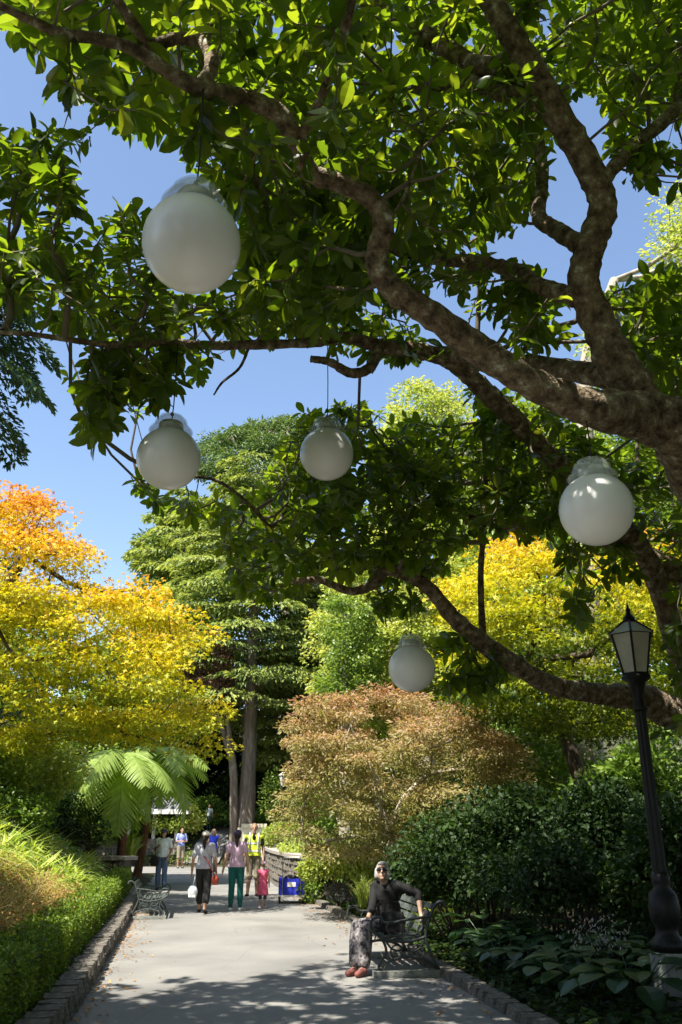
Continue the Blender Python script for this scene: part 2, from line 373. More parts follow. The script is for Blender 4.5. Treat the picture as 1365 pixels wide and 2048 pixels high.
def skeleton(roots, nodes, pathw=.35):
    """grow twigs from root samples to every node: returns parent index (into all) and order"""
    A = np.vstack([roots, nodes]); R = len(roots); N = len(nodes)
    pl = np.zeros(len(A)); best = np.full(N, 1e9); par = np.zeros(N, int)
    for s in range(0, R, 400):
        D = np.linalg.norm(nodes[:, None]-roots[None, s:s+400], axis=2); m = D.argmin(1); dm = D[np.arange(N), m]
        u = dm < best; best[u] = dm[u]; par[u] = m[u]+s
    done = np.zeros(N, bool); order = []
    for _ in range(N):
        i = int(np.where(done, 1e12, best).argmin()); done[i] = True; order.append(i)
        pl[R+i] = pl[par[i]]+np.linalg.norm(A[R+i]-A[par[i]])
        d = np.linalg.norm(nodes-nodes[i], axis=1)+pathw*pl[R+i]
        u = (d < best) & ~done; best[u] = d[u]; par[u] = R+i
    cnt = np.ones(len(A))
    for i in order[::-1]: cnt[par[i]] += cnt[R+i]
    return A, par, order, cnt
def twig_mesh(A, par, R, cnt, r0, rmax, seg=5, sag=.06):
    mb = MB()
    for i in range(len(par)):
        a, b = A[par[i]], A[R+i]; L = np.linalg.norm(b-a)
        if L < 1e-4: continue
        mid = (a+b)/2+V(*(rng.uniform(-1, 1, 3)))*L*.1-V(0, 0, L*sag)
        ra = min(rmax, r0*cnt[R+i]**.5*1.12); rb = min(rmax, r0*max(1, cnt[R+i]-1)**.5)
        mb.tube([a, mid, b], [ra, (ra+rb)/2, rb], seg, cap=False)
    return mb
def branch_tube(mb, pts, rad, seg=10, k=6, wob=.0):
    q = spline(np.column_stack([np.array(pts, float), rad]), k)
    P = q[:, :3]; r = np.maximum(q[:, 3], .003)
    if wob:
        n = len(P); ph = rng.rand(3)*6
        r = r*(1+wob*np.sin(np.arange(n)*1.7+ph[0])*.6+wob*rng.uniform(-1, 1, n)*.6)
    mb.tube(P, r, seg, rough=wob*.9); return P

def broad_tree(name, label, base, trunk, poly, yc, dep, ncl, cr, flat, per, L, wr, mat, bark, T=T_DIA, r0=.02, rmax=.2, up=.5, tone=None, cat='tree', group=None, mixr=.35, outer=.35, full=False, spread=1.0, twigs=True):
    """trunk: list of world points with radius (x,y,z,r); crown outline given in photo pixels at distance yc"""
    t = thing(name, label, cat, base, group=group)
    mb = MB(); tp = np.array(trunk, float)
    P = branch_tube(mb, tp[:, :3], tp[:, 3], 10, 6, .06)
    mb.build('trunk', bark, t, smooth=True)
    C, out = crown_points(poly, yc, dep, ncl, full)
    if twigs:
        R = P[len(P)//3:]
        A, par, order, cnt = skeleton(R, C)
        tw = twig_mesh(A, par, len(R), cnt, r0, rmax)
        tw.build('limbs', bark, t, smooth=True)['kind'] = 'stuff'
    n = ncl*per; ci = np.repeat(np.arange(ncl), per)
    crs = cr*rng.uniform(.7, 1.3, ncl)
    off = rsphere(n)*(rng.rand(n, 1)**.45)*crs[ci][:, None]*V(spread, spread, flat)
    pos = C[ci]+off
    ax = nrm(off*V(1, 1, .5)+rsphere(n)*.6*cr+V(0, 0, -.15*cr)); no = nrm(rsphere(n)*(1-up)+V(0, 0, up))
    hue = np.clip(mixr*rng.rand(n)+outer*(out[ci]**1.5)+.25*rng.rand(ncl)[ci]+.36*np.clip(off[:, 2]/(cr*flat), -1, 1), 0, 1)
    if tone is not None: hue = np.clip(tone(pos, hue, out[ci]), 0, 1)
    foliage('crown', pos, ax, no, L*rng.uniform(.65, 1.25, n), wr, T, mat, t, hue)
    return t
def tier_conifer(name, label, base, ztop, tr, z0, R, nb, tiers, mat, bark, L=.3, per=260, droop=.12, tipdroop=.3, lean=(0, 0), prof=None, wr=.3, fan=.36, cat='tree', z_lo=0.0, jitter=.25):
    t = thing(name, label, cat, base); base = np.array(base, float)
    mb = MB(); top = base+V(lean[0], lean[1], ztop)
    zs = np.linspace(0, 1, 9); tw = [base*(1-s)+top*s+V(.1*math.sin(5*s), .1*math.cos(4*s), 0)*(tr*2) for s in zs]; tw[0] = base-V(0, 0, .3)
    branch_tube(mb, tw, [max(.03, tr*(1-.9*s)*(1.25 if s == 0 else 1)) for s in zs], 12, 4, .04); mb.build('trunk', bark, t, smooth=True)
    lb = MB(); PP = []; AA = []; NN = []; HH = []
    for k in range(tiers):
        s = (k+rng.uniform(-.3, .3))/(tiers-1); s = min(max(s, 0), 1); z = z0+(ztop-z0)*s
        rr = R*(prof(s) if prof else (1-s)**.8+.04)
        for j in range(nb):
            a = 2*np.pi*(j+rng.rand()*.8)/nb+k*1.3; r = rr*rng.uniform(1-jitter, 1+jitter*.6)
            d = V(math.cos(a), math.sin(a), 0); lat = V(-d[1], d[0], 0)
            o = base+V(lean[0], lean[1], 0)*s+V(0, 0, z+rng.uniform(-.45, .45)*(ztop-z0)/tiers)
            def bp(u): return o+d*r*u+np.array([0, 0, 1])*r*(.18*u-droop*u*u*2-(tipdroop*max(0, u-.6)**2))
            lb.tube([bp(u) for u in (0, .3, .6, .95)], [tr*.16*(1-s*.6)+.01, tr*.11*(1-s*.6)+.01, .02, .008], 5, cap=False)
            n = int(per*(.3+.7*r/R)); u = rng.rand(n)**.75*.95+.06; w = rng.uniform(-1, 1, n)
            wid = fan*r*np.sin(np.pi*np.clip(u*.82+.1, 0, 1))
            p = np.array([bp(x) for x in u])+lat*(w*wid)[:, None]-V(0, 0, 1)*(np.abs(w)**1.5*wid*.25)[:, None]+rng.normal(size=(n, 3))*V(.1, .1, .06)*L
            dirn = d[None]*(.7-.3*np.abs(w))[:, None]+lat[None]*(w*.8)[:, None]+V(0, 0, -.35)+rng.normal(size=(n, 3))*.25
            PP.append(p); AA.append(dirn); NN.append(rng.normal(size=(n, 3))*.35+V(0, 0, 1)); HH.append(np.clip(.25+.45*u+.35*rng.normal(size=n)*.6+rng.uniform(-.12, .12), 0, 1))
    lb.build('limbs', bark, t, smooth=True)['kind'] = 'stuff'
    P = np.vstack(PP); n = len(P)
    foliage('crown', P, np.vstack(AA), np.vstack(NN), L*rng.uniform(.6, 1.3, n), wr, T_DIA, mat, t, np.concatenate(HH))
    return t
def shrub(name, label, c, r, n, L, wr, mat, cat='shrub', stems=7, T=T_DIA, up=.35, group=None, bark=None, lumps=14, flat=1.0):
    """c: centre of the crown, r: radii"""
    c = np.array(c, float); r = np.array(r, float); gz = float(height(c[0], c[1]))
    t = thing(name, label, cat, (c[0], c[1], gz), group=group)
    cl = rsphere(lumps); cl[:, 2] = np.abs(cl[:, 2])*1.1-.45; C = c+cl*r*rng.uniform(.45, .85, (lumps, 1))
    mb = MB()
    for i in range(lumps):
        b = V(c[0], c[1], gz)+V(*rng.uniform(-.12, .12, 2), -.08)*V(r[0], r[1], 1)
        e = C[i]; m = (b*.45+e*.55)+V(0, 0, .1*r[2])
        mb.tube(spline([b, m, e], 3), np.linspace(.018, .006, 7)*max(.6, r[0]), 5, cap=False)
    mb.build('stems', bark or M['bark_dark'], t, smooth=True)
    ci = rng.randint(0, lumps, n); cr = .42*r*rng.uniform(.7, 1.25, (lumps, 1))[ci]
    off = rsphere(n)*rng.rand(n, 1)**.4*cr; pos = C[ci]+off; pos[:, 2] = np.maximum(pos[:, 2], gz+.03)
    ax = nrm(nrm(pos-c)*.6+rsphere(n)*.6+V(0, 0, -.1)); no = nrm(rsphere(n)*(1-up)+V(0, 0, up)+.3*nrm(pos-c))
    foliage('leaves', pos, ax, no, L*rng.uniform(.65, 1.25, n), wr, T, mat, t, np.clip(.6*rng.rand(n)+.35*rng.rand(lumps)[ci], 0, 1))
    return t

# ---------------------------------------------------------------- stone walls
def stone_variants(k=6):
    out = []
    for i in range(k):
        r = np.random.RandomState(50+i); v = []
        for z in (-.5, .5):                                  # bevelled irregular block, unit size
            for x, y in ((-.5, -.36), (-.38, -.5), (.38, -.5), (.5, -.36), (.5, .36), (.38, .5), (-.38, .5), (-.5, .36)):
                v.append((x*(.9 if z > 0 else 1), y*(.9 if z > 0 else 1), z))
        v = np.array(v)+r.uniform(-.06, .06, (16, 3))
        f = [tuple(range(8))[::-1], tuple(range(8, 16))]+[(j, (j+1) % 8, 8+(j+1) % 8, 8+j) for j in range(8)]
        me = bpy.data.meshes.new('stone'); me.from_pydata([tuple(a) for a in v], [], f); me.materials.append(M['stone']); out.append(me)
    return out
STONE = stone_variants()
def put_stone(parent, p, size, rz, tilt=.0):
    m = Matrix.Translation(Vector(p-wloc(parent)))@Euler((random.uniform(-tilt, tilt), random.uniform(-tilt, tilt), rz)).to_matrix().to_4x4()@Matrix.Diagonal((*size, 1))
    return inst('stone', random.choice(STONE), parent, m)
def core_wall(t, line, th, h, z0=-.1):                         # recessed mortar core along a line
    mb = MB(); L = np.array(line, float)
    for a, b in zip(L[:-1], L[1:]):
        d = nrm(b-a); n = V(-d[1], d[0])*th/2; e = d*.0
        q = [a-n-e, b-n+e, b+n+e, a+n-e]
        mb.add([(*p, z0) for p in q]+[(*p, h) for p in q], [(3, 2, 1, 0), (4, 5, 6, 7), (0, 1, 5, 4), (1, 2, 6, 5), (2, 3, 7, 6), (3, 0, 4, 7)])
    return mb.build('core', M['mortar'], t)
def line_walk(line, s0, s1):
    L = np.array(line, float); d = np.linalg.norm(np.diff(L, axis=0), axis=1); c = np.concatenate([[0], np.cumsum(d)])
    m = (s0+s1)/2; x = np.interp(m, c, L[:, 0]); y = np.interp(m, c, L[:, 1]); i = min(len(d)-1, np.searchsorted(c, m)-1)
    q = nrm(L[i+1]-L[i]); return V(x, y), q, c[-1]
def laid_wall(t, line, courses, ch, th, slen, smin, cope=None):
    total = line_walk(line, 0, 0)[2]
    for k in range(courses):
        s = random.uniform(-.1, 0)
        while s < total:
            l = random.uniform(smin, slen); p, q, _ = line_walk(line, max(0, s), min(total, s+l)); rz = math.atan2(q[1], q[0])
            put_stone(t, V(p[0], p[1], ch*(k+.5)), (l*.95, th*random.uniform(.94, 1.04), ch*random.uniform(.86, .97)), rz+random.uniform(-.02, .02), .02)
            s += l
left_line = [(xl(y)-.13, y) for y in np.arange(6.5, 25.6, .9)]
t = thing('low_stone_wall', 'low dry stone edging wall below the clipped hedge', 'wall', (*left_line[0], 0))
core_wall(t, left_line, .16, .17); laid_wall(t, left_line, 2, .11, .27, .42, .24)
right_kerb = [(xr(y)+.12, y) for y in np.arange(7.5, 23.8, .8)]
t = thing('kerb', 'rough stone kerb edging the shaded planting on the right', 'kerb', (*right_kerb[0], 0))
core_wall(t, right_kerb, .1, .045); laid_wall(t, right_kerb, 1, .10, .2, .42, .2)
rw = [(-.75, 23.9), (-1.35, 26.5), (-2.1, 31), (-3.1, 38.6)]
t = thing('stone_wall', 'grey stone retaining wall behind the blue trolley', 'wall', (*rw[0], 0))
core_wall(t, rw, .34, .9); laid_wall(t, rw, 5, .19, .42, .62, .3)
mb = MB()
for a, b in zip(np.array(rw)[:-1], np.array(rw)[1:]):
    L = np.linalg.norm(b-a); k = max(1, round(L/1.1)); d = nrm(b-a)
    for i in range(k):
        c = a+(b-a)*(i+.5)/k; mb = MB().box((c[0], c[1], .99), (L/k*.985, .5, .09), Euler((0, 0, math.atan2(d[1], d[0]))).to_matrix()); mb.build('coping_slab', M['coping'], t)
lw = [(-5.95, 25.6), (-6.9, 26.0), (-9.0, 26.9)]
t = thing('stone_wall', 'dark stone wall end with flat coping beside the man with cap', 'wall', (*lw[0], 0))
core_wall(t, lw, .4, .86); laid_wall(t, lw, 5, .175, .5, .6, .3)
for a, b in zip(np.array(lw)[:-1], np.array(lw)[1:]):
    L = np.linalg.norm(b-a); k = max(1, round(L/1.05)); d = nrm(b-a)
    for i in range(k):
        c = a+(b-a)*(i+.5)/k; MB().box((c[0]+(.1 if i == 0 and a[0] > -6 else 0), c[1], .93), (L/k*1.0, .62, .1), Euler((0, 0, math.atan2(d[1], d[0]))).to_matrix()).build('coping_slab', M['coping'], t)
c = W(142, 1678, 27)
t = thing('stone_plinth', 'low pale stone block half hidden among the left plants', 'plinth', (c[0], c[1], height(c[0], c[1])))
MB().box((c[0], c[1], c[2]-.25), (.8, .5, 1.0)).build('block', M['stone'], t); MB().box((c[0], c[1], c[2]+.28), (.92, .6, .1)).build('coping_slab', M['coping'], t)

# ---------------------------------------------------------------- hedge
hl_y = np.arange(7, 25.2, .3)
t = thing('clipped_hedge', 'clipped box hedge running along the left edge of the path', 'hedge', (xl(8)-.65, 8, .2))
HT = .66
def hx(y, s): return xl(y)-.34-.42*s
mb = MB(); hv = []
for y in hl_y: hv += [(hx(y, .1), y, .05), (hx(y, .1), y, HT-.07), (hx(y, .9), y, HT-.07), (hx(y, .9), y, .05)]
hf = []
for i in range(len(hl_y)-1):
    for j in range(4): hf.append((4*i+j, 4*i+(j+1) % 4, 4*i+4+(j+1) % 4, 4*i+4+j))
hf += [(0, 3, 2, 1), tuple(len(hv)-4+j for j in range(4))]
mb.add(hv, hf); mb.build('core', M['bark_dark'], t)
n = 42000; yy = 7+18.2*rng.rand(n)**1.25; which = rng.rand(n)
s = np.where(which < .45, 0, np.where(which < .9, rng.rand(n), 1)); zz = np.where((which >= .45) & (which < .9), HT, .16+(HT-.16)*rng.rand(n))
lump = .025*np.sin(yy*5+s*7)+.02*np.sin(yy*11+zz*9)
pos = np.stack([hx(yy, s)+np.where(s == 0, 1, 0)*lump, yy, zz+np.where(zz == HT, lump, 0)], 1)+rng.normal(size=(n, 3))*.022
out = np.stack([np.where(s == 0, 1., np.where(s == 1, -1., 0)), 0*yy, np.where(zz == HT, 1., .0)], 1)
foliage('leaves', pos, nrm(out*.7+rsphere(n)), nrm(out*.5+rsphere(n)), .04*rng.uniform(.6, 1.3, n), .6, T_DIA, M['hedge'], t, rng.rand(n))

# ---------------------------------------------------------------- magnolia
MAG_BASE = V(4.75, 10.7, 0); MAG_BASE[2] = float(height(4.75, 10.7))
mag = thing('magnolia_tree', 'large leafy evergreen tree whose limbs carry the white globe lanterns', 'tree', MAG_BASE)
def pxb(rows): # (px, py, y, width in px) -> points, radii
    P = np.array([W(a, b, c) for a, b, c, d in rows]); return P, np.array([d/2*mpp(p) for p, (a, b, c, d) in zip(P, rows)])
BR = []
fork = V(4.5, 10.2, 2.3)
mb = MB()
BR.append(branch_tube(mb, [MAG_BASE-V(0, 0, .2), MAG_BASE+V(-.05, -.1, .5), (4.6, 10.4, 1.3), fork], [.48, .37, .33, .31], 14, 6, .05)); mb.build('trunk', M['bark'], mag, smooth=True)
ROWS = {
 'main': [(1365, 885, 5.6, 150), (1290, 835, 5.3, 138), (1180, 815, 4.95, 108), (1060, 765, 4.75, 86), (960, 700, 4.6, 76), (860, 628, 4.4, 66), (785, 578, 4.25, 60), (752, 520, 4.15, 54), (768, 450, 4.05, 52), (745, 400, 4.0, 50), (690, 370, 3.95, 48), (622, 345, 3.85, 47), (592, 280, 3.7, 48), (555, 225, 3.6, 48), (480, 195, 3.45, 45), (398, 176, 3.25, 42), (340, 145, 3.2, 36), (270, 100, 3.1, 32), (200, 78, 3.0, 30), (130, 68, 2.9, 27), (60, 40, 2.8, 22), (-60, -20, 2.6, 16)],
 'knob': [(404, 172, 3.26, 36), (424, 130, 3.25, 34), (405, 84, 3.3, 32), (350, 78, 3.3, 30), (302, 90, 3.28, 30), (268, 50, 3.2, 28), (225, -20, 3.1, 24), (160, -160, 2.9, 16)],
 'right': [(1300, 840, 5.3, 130), (1245, 745, 5.2, 118), (1203, 660, 5.1, 95), (1168, 570, 5.0, 86), (1182, 490, 4.9, 84), (1206, 410, 4.8, 78), (1170, 320, 4.65, 68), (1110, 220, 4.5, 68), (1060, 130, 4.35, 62), (1010, 50, 4.2, 58), (965, -40, 4.1, 54), (900, -250, 3.6, 40), (820, -500, 3.0, 24)],
 'r_left': [(1090, 205, 4.48, 50), (1000, 183, 4.6, 46), (920, 163, 4.75, 38), (850, 175, 5.0, 28), (760, 170, 5.3, 18)],
 'r_left2': [(1050, 125, 4.35, 46), (960, 130, 4.6, 44), (890, 95, 4.8, 44), (830, 60, 4.9, 44), (745, 10, 5.0, 38), (640, -60, 5.1, 26), (520, -140, 5.1, 16)],
 'r_mid': [(1165, 492, 4.9, 48), (1110, 458, 5.1, 42), (1078, 430, 5.2, 36), (1085, 350, 5.35, 32), (1068, 240, 5.5, 26), (1035, 150, 5.6, 18)],
 'r_low': [(1150, 595, 5.0, 50), (1080, 572, 5.2, 42), (1030, 542, 5.4, 38), (960, 526, 5.6, 35), (860, 516, 5.9, 32), (790, 500, 6.1, 26), (700, 470, 6.4, 20), (600, 460, 6.6, 14)],
 'r_up': [(1190, 380, 4.75, 40), (1260, 300, 4.9, 36), (1330, 240, 5.1, 34), (1400, 160, 5.3, 26), (1460, 40, 5.4, 16)],
 'horiz': [(1300, 1130, 8.8, 60), (1220, 1030, 8.2, 60), (1140, 950, 7.8, 56), (1080, 890, 7.5, 54), (1010, 820, 7.2, 50), (950, 762, 7.0, 46), (900, 722, 6.9, 42), (840, 702, 6.8, 40), (760, 692, 6.65, 34), (690, 675, 6.5, 28), (620, 685, 6.4, 25), (500, 690, 6.1, 23), (400, 690, 5.7, 22), (330, 685, 5.5, 20), (230, 690, 5.3, 17), (130, 678, 5.2, 14), (60, 668, 5.1, 12), (-80, 655, 5.0, 9), (-300, 600, 4.8, 6)],
 'link': [(1225, 755, 5.35, 70), (1120, 738, 5.8, 52), (990, 718, 6.4, 40), (880, 706, 6.85, 34)],
 'stub': [(762, 692, 6.6, 26), (740, 735, 6.55, 26), (702, 746, 6.5, 24), (660, 724, 6.45, 20), (622, 718, 6.4, 17)],
 'low': [(1330, 1420, 10.1, 90), (1285, 1396, 9.9, 78), (1200, 1388, 9.6, 60), (1100, 1368, 9.2, 52), (1000, 1310, 8.8, 46), (912, 1240, 8.5, 40), (862, 1180, 8.3, 34), (815, 1150, 8.2, 32), (772, 1140, 8.2, 30), (745, 1170, 8.2, 24), (700, 1182, 8.2, 20), (640, 1160, 8.2, 18), (590, 1160, 8.2, 16), (560, 1120, 8.2, 14), (540, 1060, 8.2, 12), (500, 1010, 8.1, 10), (430, 960, 8.0, 8), (330, 950, 7.8, 6)],
 'pole': [(967, 1290, 8.8, 18), (962, 1150, 8.7, 15), (971, 1000, 8.6, 12), (965, 830, 8.3, 9), (955, 740, 8.0, 7)],
 'thick': [(1420, 1200, 9.5, 76), (1365, 1152, 9.2, 72), (1290, 1112, 8.9, 58), (1220, 1080, 8.6, 42), (1120, 1050, 8.3, 25), (1000, 1052, 8.2, 16), (900, 1010, 8.2, 11), (800, 930, 8.1, 8)],
 'over': [(592, 290, 3.72, 26), (640, 200, 3.5, 24), (690, 60, 3.2, 24), (720, -150, 2.7, 26), (700, -500, 2.2, 26), (560, -900, 1.6, 20)],
 'sprout': [(772, 452, 4.05, 9), (810, 390, 4.1, 8), (838, 310, 4.15, 7), (850, 240, 4.2, 5)],
 'mid_l': [(560, 235, 3.6, 20), (500, 330, 4.6, 24), (540, 420, 5.4, 24), (600, 520, 6.0, 20), (640, 600, 6.3, 14)],
 'bent': [(500, 690, 6.1, 8), (480, 735, 6.05, 7), (445, 765, 6.0, 6), (428, 790, 6.0, 4)],
}
for k, rows in ROWS.items():
    P, r = pxb(rows)
    if k == 'main': P = np.vstack([fork, (4.1, 8.9, 3.1), (3.3, 7.1, 3.95), P]); r = np.concatenate([[.27, .26, .25], r])
    if k == 'horiz': P = np.vstack([fork, (4.0, 9.7, 3.0), P]); r = np.concatenate([[.19, .18], r])
    if k == 'low': P = np.vstack([fork-V(0, 0, .2), (4.25, 10.2, 2.75), P]); r = np.concatenate([[.26, .26], r])
    if k == 'thick': P = np.vstack([fork, (4.3, 9.9, 3.1), P]); r = np.concatenate([[.2, .2], r])
    mb = MB(); BR.append(branch_tube(mb, P, r*np.where(r > .12, .72, .82), 14, 9, .075)); mb.build('branch', M['bark'], mag, smooth=True)
# limbs beyond the frame: the crown goes on overhead and to both sides
for pts, r in (([(4.5, 10.2, 2.3), (5.2, 8.5, 4.2), (5.0, 6.6, 5.6), (4.6, 4.8, 6.6), (4.2, 3.0, 7.2)], [.2, .15, .11, .07, .03]),
               ([(4.5, 10.2, 2.3), (5.6, 10.6, 4.2), (6.2, 11, 5.8), (6.6, 12, 7.0)], [.18, .13, .09, .03]),
               ([(-1.55, 2.62, 5.0), (-2.9, 3.3, 5.3), (-4.3, 4.3, 5.6), (-5.6, 5.4, 5.9)], [.035, .035, .025, .012])):
    mb = MB(); BR.append(branch_tube(mb, pts, r, 10, 5, .06)); mb.build('branch', M['bark'], mag, smooth=True)
# where the sprays of leaves sit: photo outline, distance range, number of sprays
SPR = [
 ([(0, -60), (700, -60), (700, 330), (590, 330), (480, 310), (390, 320), (330, 270), (235, 260), (190, 200), (125, 165), (95, 110), (0, 60)], 2.9, 8.2, 410),
 ([(0, 275), (110, 245), (180, 275), (150, 330), (205, 365), (150, 420), (110, 440), (60, 400), (0, 390)], 4.2, 5.4, 42),
 ([(0, 395), (130, 440), (210, 455), (270, 395), (300, 430), (310, 520), (340, 590), (470, 585), (620, 600), (640, 640), (560, 675), (440, 690), (330, 690), (220, 680), (120, 660), (60, 620), (0, 560)], 4.4, 7.8, 200),
 ([(130, 700), (430, 690), (420, 735), (345, 785), (330, 825), (260, 825), (215, 850), (185, 885), (160, 870), (175, 825), (190, 800), (115, 770)], 5.1, 5.9, 75),
 ([(400, 330), (720, 330), (760, 430), (740, 560), (690, 640), (620, 650), (480, 600), (490, 450), (450, 380)], 4.2, 8.6, 420),
 ([(700, -60), (1365, -60), (1365, 210), (1290, 220), (1180, 120), (1090, 300), (1060, 420), (980, 480), (880, 480), (800, 500), (740, 380), (700, 330)], 3.8, 9.5, 780),
 ([(1120, 30), (1365, 10), (1365, 215), (1270, 260), (1190, 200)], 4.6, 9.0, 140),
 ([(1225, 270), (1345, 300), (1310, 370), (1230, 340)], 4.7, 5.4, 20),
 ([(850, 500), (980, 510), (1090, 560), (1140, 610), (1120, 690), (1050, 690), (1010, 640), (950, 650), (930, 580), (860, 560), (800, 640), (760, 620), (760, 520)], 5.2, 6.6, 75),
 ([(1200, 590), (1365, 530), (1365, 850), (1270, 740), (1230, 650)], 5.6, 9.0, 120),
 ([(560, 640), (700, 620), (840, 650), (900, 700), (780, 715), (640, 700)], 6.2, 7.0, 40),
 ([(250, 930), (300, 975), (350, 1000), (430, 1000), (520, 975), (575, 880), (600, 815), (700, 805), (800, 835), (900, 850), (1000, 830), (1120, 900), (1180, 1000), (1100, 1070), (1000, 1060), (930, 1080), (880, 1150), (780, 1180), (740, 1130), (640, 1150), (560, 1190), (480, 1190), (440, 1110), (450, 1060), (360, 1030), (290, 990)], 7.0, 9.8, 820),
 ([(930, 770), (1130, 830), (1200, 900), (1150, 960), (1000, 900)], 6.6, 8.6, 90),
 ([(1100, 860), (1365, 920), (1365, 1480), (1270, 1430), (1250, 1300), (1150, 1250), (1120, 1100)], 7.0, 9.4, 250),
 ([(880, 1265), (1000, 1310), (1010, 1370), (960, 1395), (885, 1385)], 8.5, 9.2, 38),
 ([(760, 1170), (860, 1180), (830, 1230), (750, 1230)], 8.1, 8.6, 12),
 # beyond the frame
 ([(-600, 100), (0, 250), (0, 600), (-500, 760), (-700, 500)], 4.6, 7.2, 150),
 ([(-300, -700), (1600, -700), (1600, -60), (-300, -60)], 2.2, 6.0, 200),
 ([(1365, -100), (1900, -100), (1900, 1300), (1365, 1400)], 5.0, 9.5, 300),
]
nodes = []
for poly, y0, y1, k in SPR:
    P = sample_poly(poly, k); nodes += [W(p[0], p[1], rng.uniform(y0, y1)) for p in P]
nodes = np.array(nodes)
over = np.column_stack([rng.uniform(-2.5, 6, 450), rng.uniform(-3.5, 3.4, 450), rng.uniform(6.6, 9.5, 450)])  # unseen overhead sprays, added to block sun and sky
extra = np.column_stack([rng.uniform(-6.5, -3.4, 90), rng.uniform(3.6, 6.4, 90), rng.uniform(5.0, 6.6, 90)])  # unseen sprays left of frame, added to cast shade
cot = math.cos(SUN_EL)/math.sin(SUN_EL); sdx, sdy = math.sin(SUN_AZ)*cot, math.cos(SUN_AZ)*cot
SHADE = [(-6.5, 7), (-5.5, 10.0), (-4.2, 10.0), (-2.4, 9.6), (-1.3, 10.9), (-.5, 12.2), (.2, 13.2), (1.2, 14), (2.4, 15), (4, 16.5), (7, 18), (7, 7)]   # shaded ground seen in the photo
sg = sample_poly(SHADE, 6500); zz = rng.uniform(5.2, 10.5, 6500)
cand = np.column_stack([sg[:, 0]-sdx*zz, sg[:, 1]-sdy*zz, zz]); cpx, cpy, _ = project(cand); cp2 = np.column_stack([cpx, cpy])
ok = (cpx < -30) | (cpx > 1400) | (cpy < -30)
for poly, y0, y1, k in SPR: ok |= in_poly(cp2, poly)
cand = cand[ok][:2200]  # sprays added up-sun so their shadow lands on that ground
GLOBES = [(384, 488, 195, 3.23), (338, 917, 127, 5.5), (654, 908, 107, 6.5), (1193, 1019, 146, 4.9), (824, 1337, 93, 8.2)]
gsh = []
for a, b, c, d in GLOBES:                                            # sprays added between the globes and the sun to shade and dapple them
    for q in range(17): gsh.append(V(0, 0, CAM_Z)+ray(a, b)*(.45/c)+np.array(to_sun)*rng.uniform(.9, 4.0)+rng.normal(size=3)*.2)
gsh = np.array(gsh); cpx, cpy, _ = project(gsh); ok = (cpx < -30) | (cpx > 1400) | (cpy < -30)
for poly, y0, y1, k in SPR: ok |= in_poly(np.column_stack([cpx, cpy]), poly)
nodes = np.vstack([nodes, extra, over, cand, gsh[ok]])
npx, npy, _ = project(nodes); keep = np.ones(len(nodes), bool)
for gx_, gy_, gd_, gyy in GLOBES: keep &= ~((np.hypot(npx-gx_, npy-gy_+gd_*.1) < gd_*.5+1700*.14/np.maximum(nodes[:, 1], 2)) & (nodes[:, 1] < gyy+.3))
keep &= ~((np.abs(npx-1265) < 75) & (npy > 1160) & (npy < 1420) & (nodes[:, 1] < 9.5))
for kk in ('main', 'right', 'horiz', 'low', 'knob'):                      # the big limbs stay readable from below
    rw_ = ROWS[kk]; d = poly_dist(np.column_stack([npx, npy]), [(a, b) for a, b, c, e in rw_]+[(a, b) for a, b, c, e in rw_[::-1]])
    ly = np.interp(npx, *zip(*sorted((a, c) for a, b, c, e in rw_))); keep &= ~((d < 42) & (nodes[:, 1] < ly) & (rng.rand(len(nodes)) < .8))
nodes = nodes[keep]
roots = np.vstack(BR)
A, par, order, cnt = skeleton(roots, nodes, .5)
GC = [V(0, 0, CAM_Z)+ray(a, b)*(.45/c)+V(0, 0, .08) for a, b, c, d in GLOBES]
NR = len(roots); gone = np.zeros(len(nodes), bool)
for i in order:
    a, b = A[par[i]], A[NR+i]; mx_, my_, _ = project((a+b)/2)
    far = np.linalg.norm(a-b) > 1.0 and -20 < mx_[0] < 1385 and -20 < my_[0] < 2048
    far = far or any(np.linalg.norm(np.cross(b-a, gc-a))/max(1e-6, np.linalg.norm(b-a)) < .3 and -.1 < np.dot(gc-a, b-a)/max(1e-6, np.dot(b-a, b-a)) < 1.1 for gc in GC)
    gone[i] = far or (par[i] >= NR and gone[par[i]-NR])
par = par[~gone]; cnt = np.concatenate([cnt[:NR], cnt[NR:][~gone]])
A = np.vstack([A[:NR], A[NR:][~gone]]); old = np.cumsum(~gone)-1
par = np.array([p if p < NR else NR+old[p-NR] for p in par]); nodes = nodes[~gone]
tw = twig_mesh(A, par, NR, cnt, .0042, .03)
o = tw.build('twigs', M['twig'], mag, smooth=True); o['kind'] = 'stuff'
pdir = nrm(nodes-A[par]); lp = []; la = []; ln = []; ll = []; lh = []
for i in range(len(nodes)):
    k = rng.randint(6, 10); d = nrm(pdir[i]*.8+V(0, 0, .35)+rng.normal(size=3)*.25)
    a = nrm(np.cross(d, V(.3, .2, 1))); b = np.cross(d, a); ph = rng.rand()*6.28; hb = rng.uniform(0, .45)
    for j in range(k):
        an = ph+j*2.4; rad = a*math.cos(an)+b*math.sin(an); u = j/k
        ax = nrm(rad*(1.0-.35*u)+d*(.25+.6*u)-V(0, 0, rng.uniform(.1, .85))); no = nrm(d*.8+V(0, 0, .5)+rng.normal(size=3)*.3)
        lp.append(nodes[i]-d*.10*(1-u)+rad*.012); la.append(ax); ln.append(no); ll.append(rng.uniform(.085, .18)); lh.append(np.clip(hb+.5*rng.rand(), 0, 1))
lp, la, ln, ll, lh = map(np.array, (lp, la, ln, ll, lh))
px, py, dep = project(lp+la*ll[:, None]*.5)
vis = (px > 0) & (px < 1365) & (py > 0) & (py < 2048)
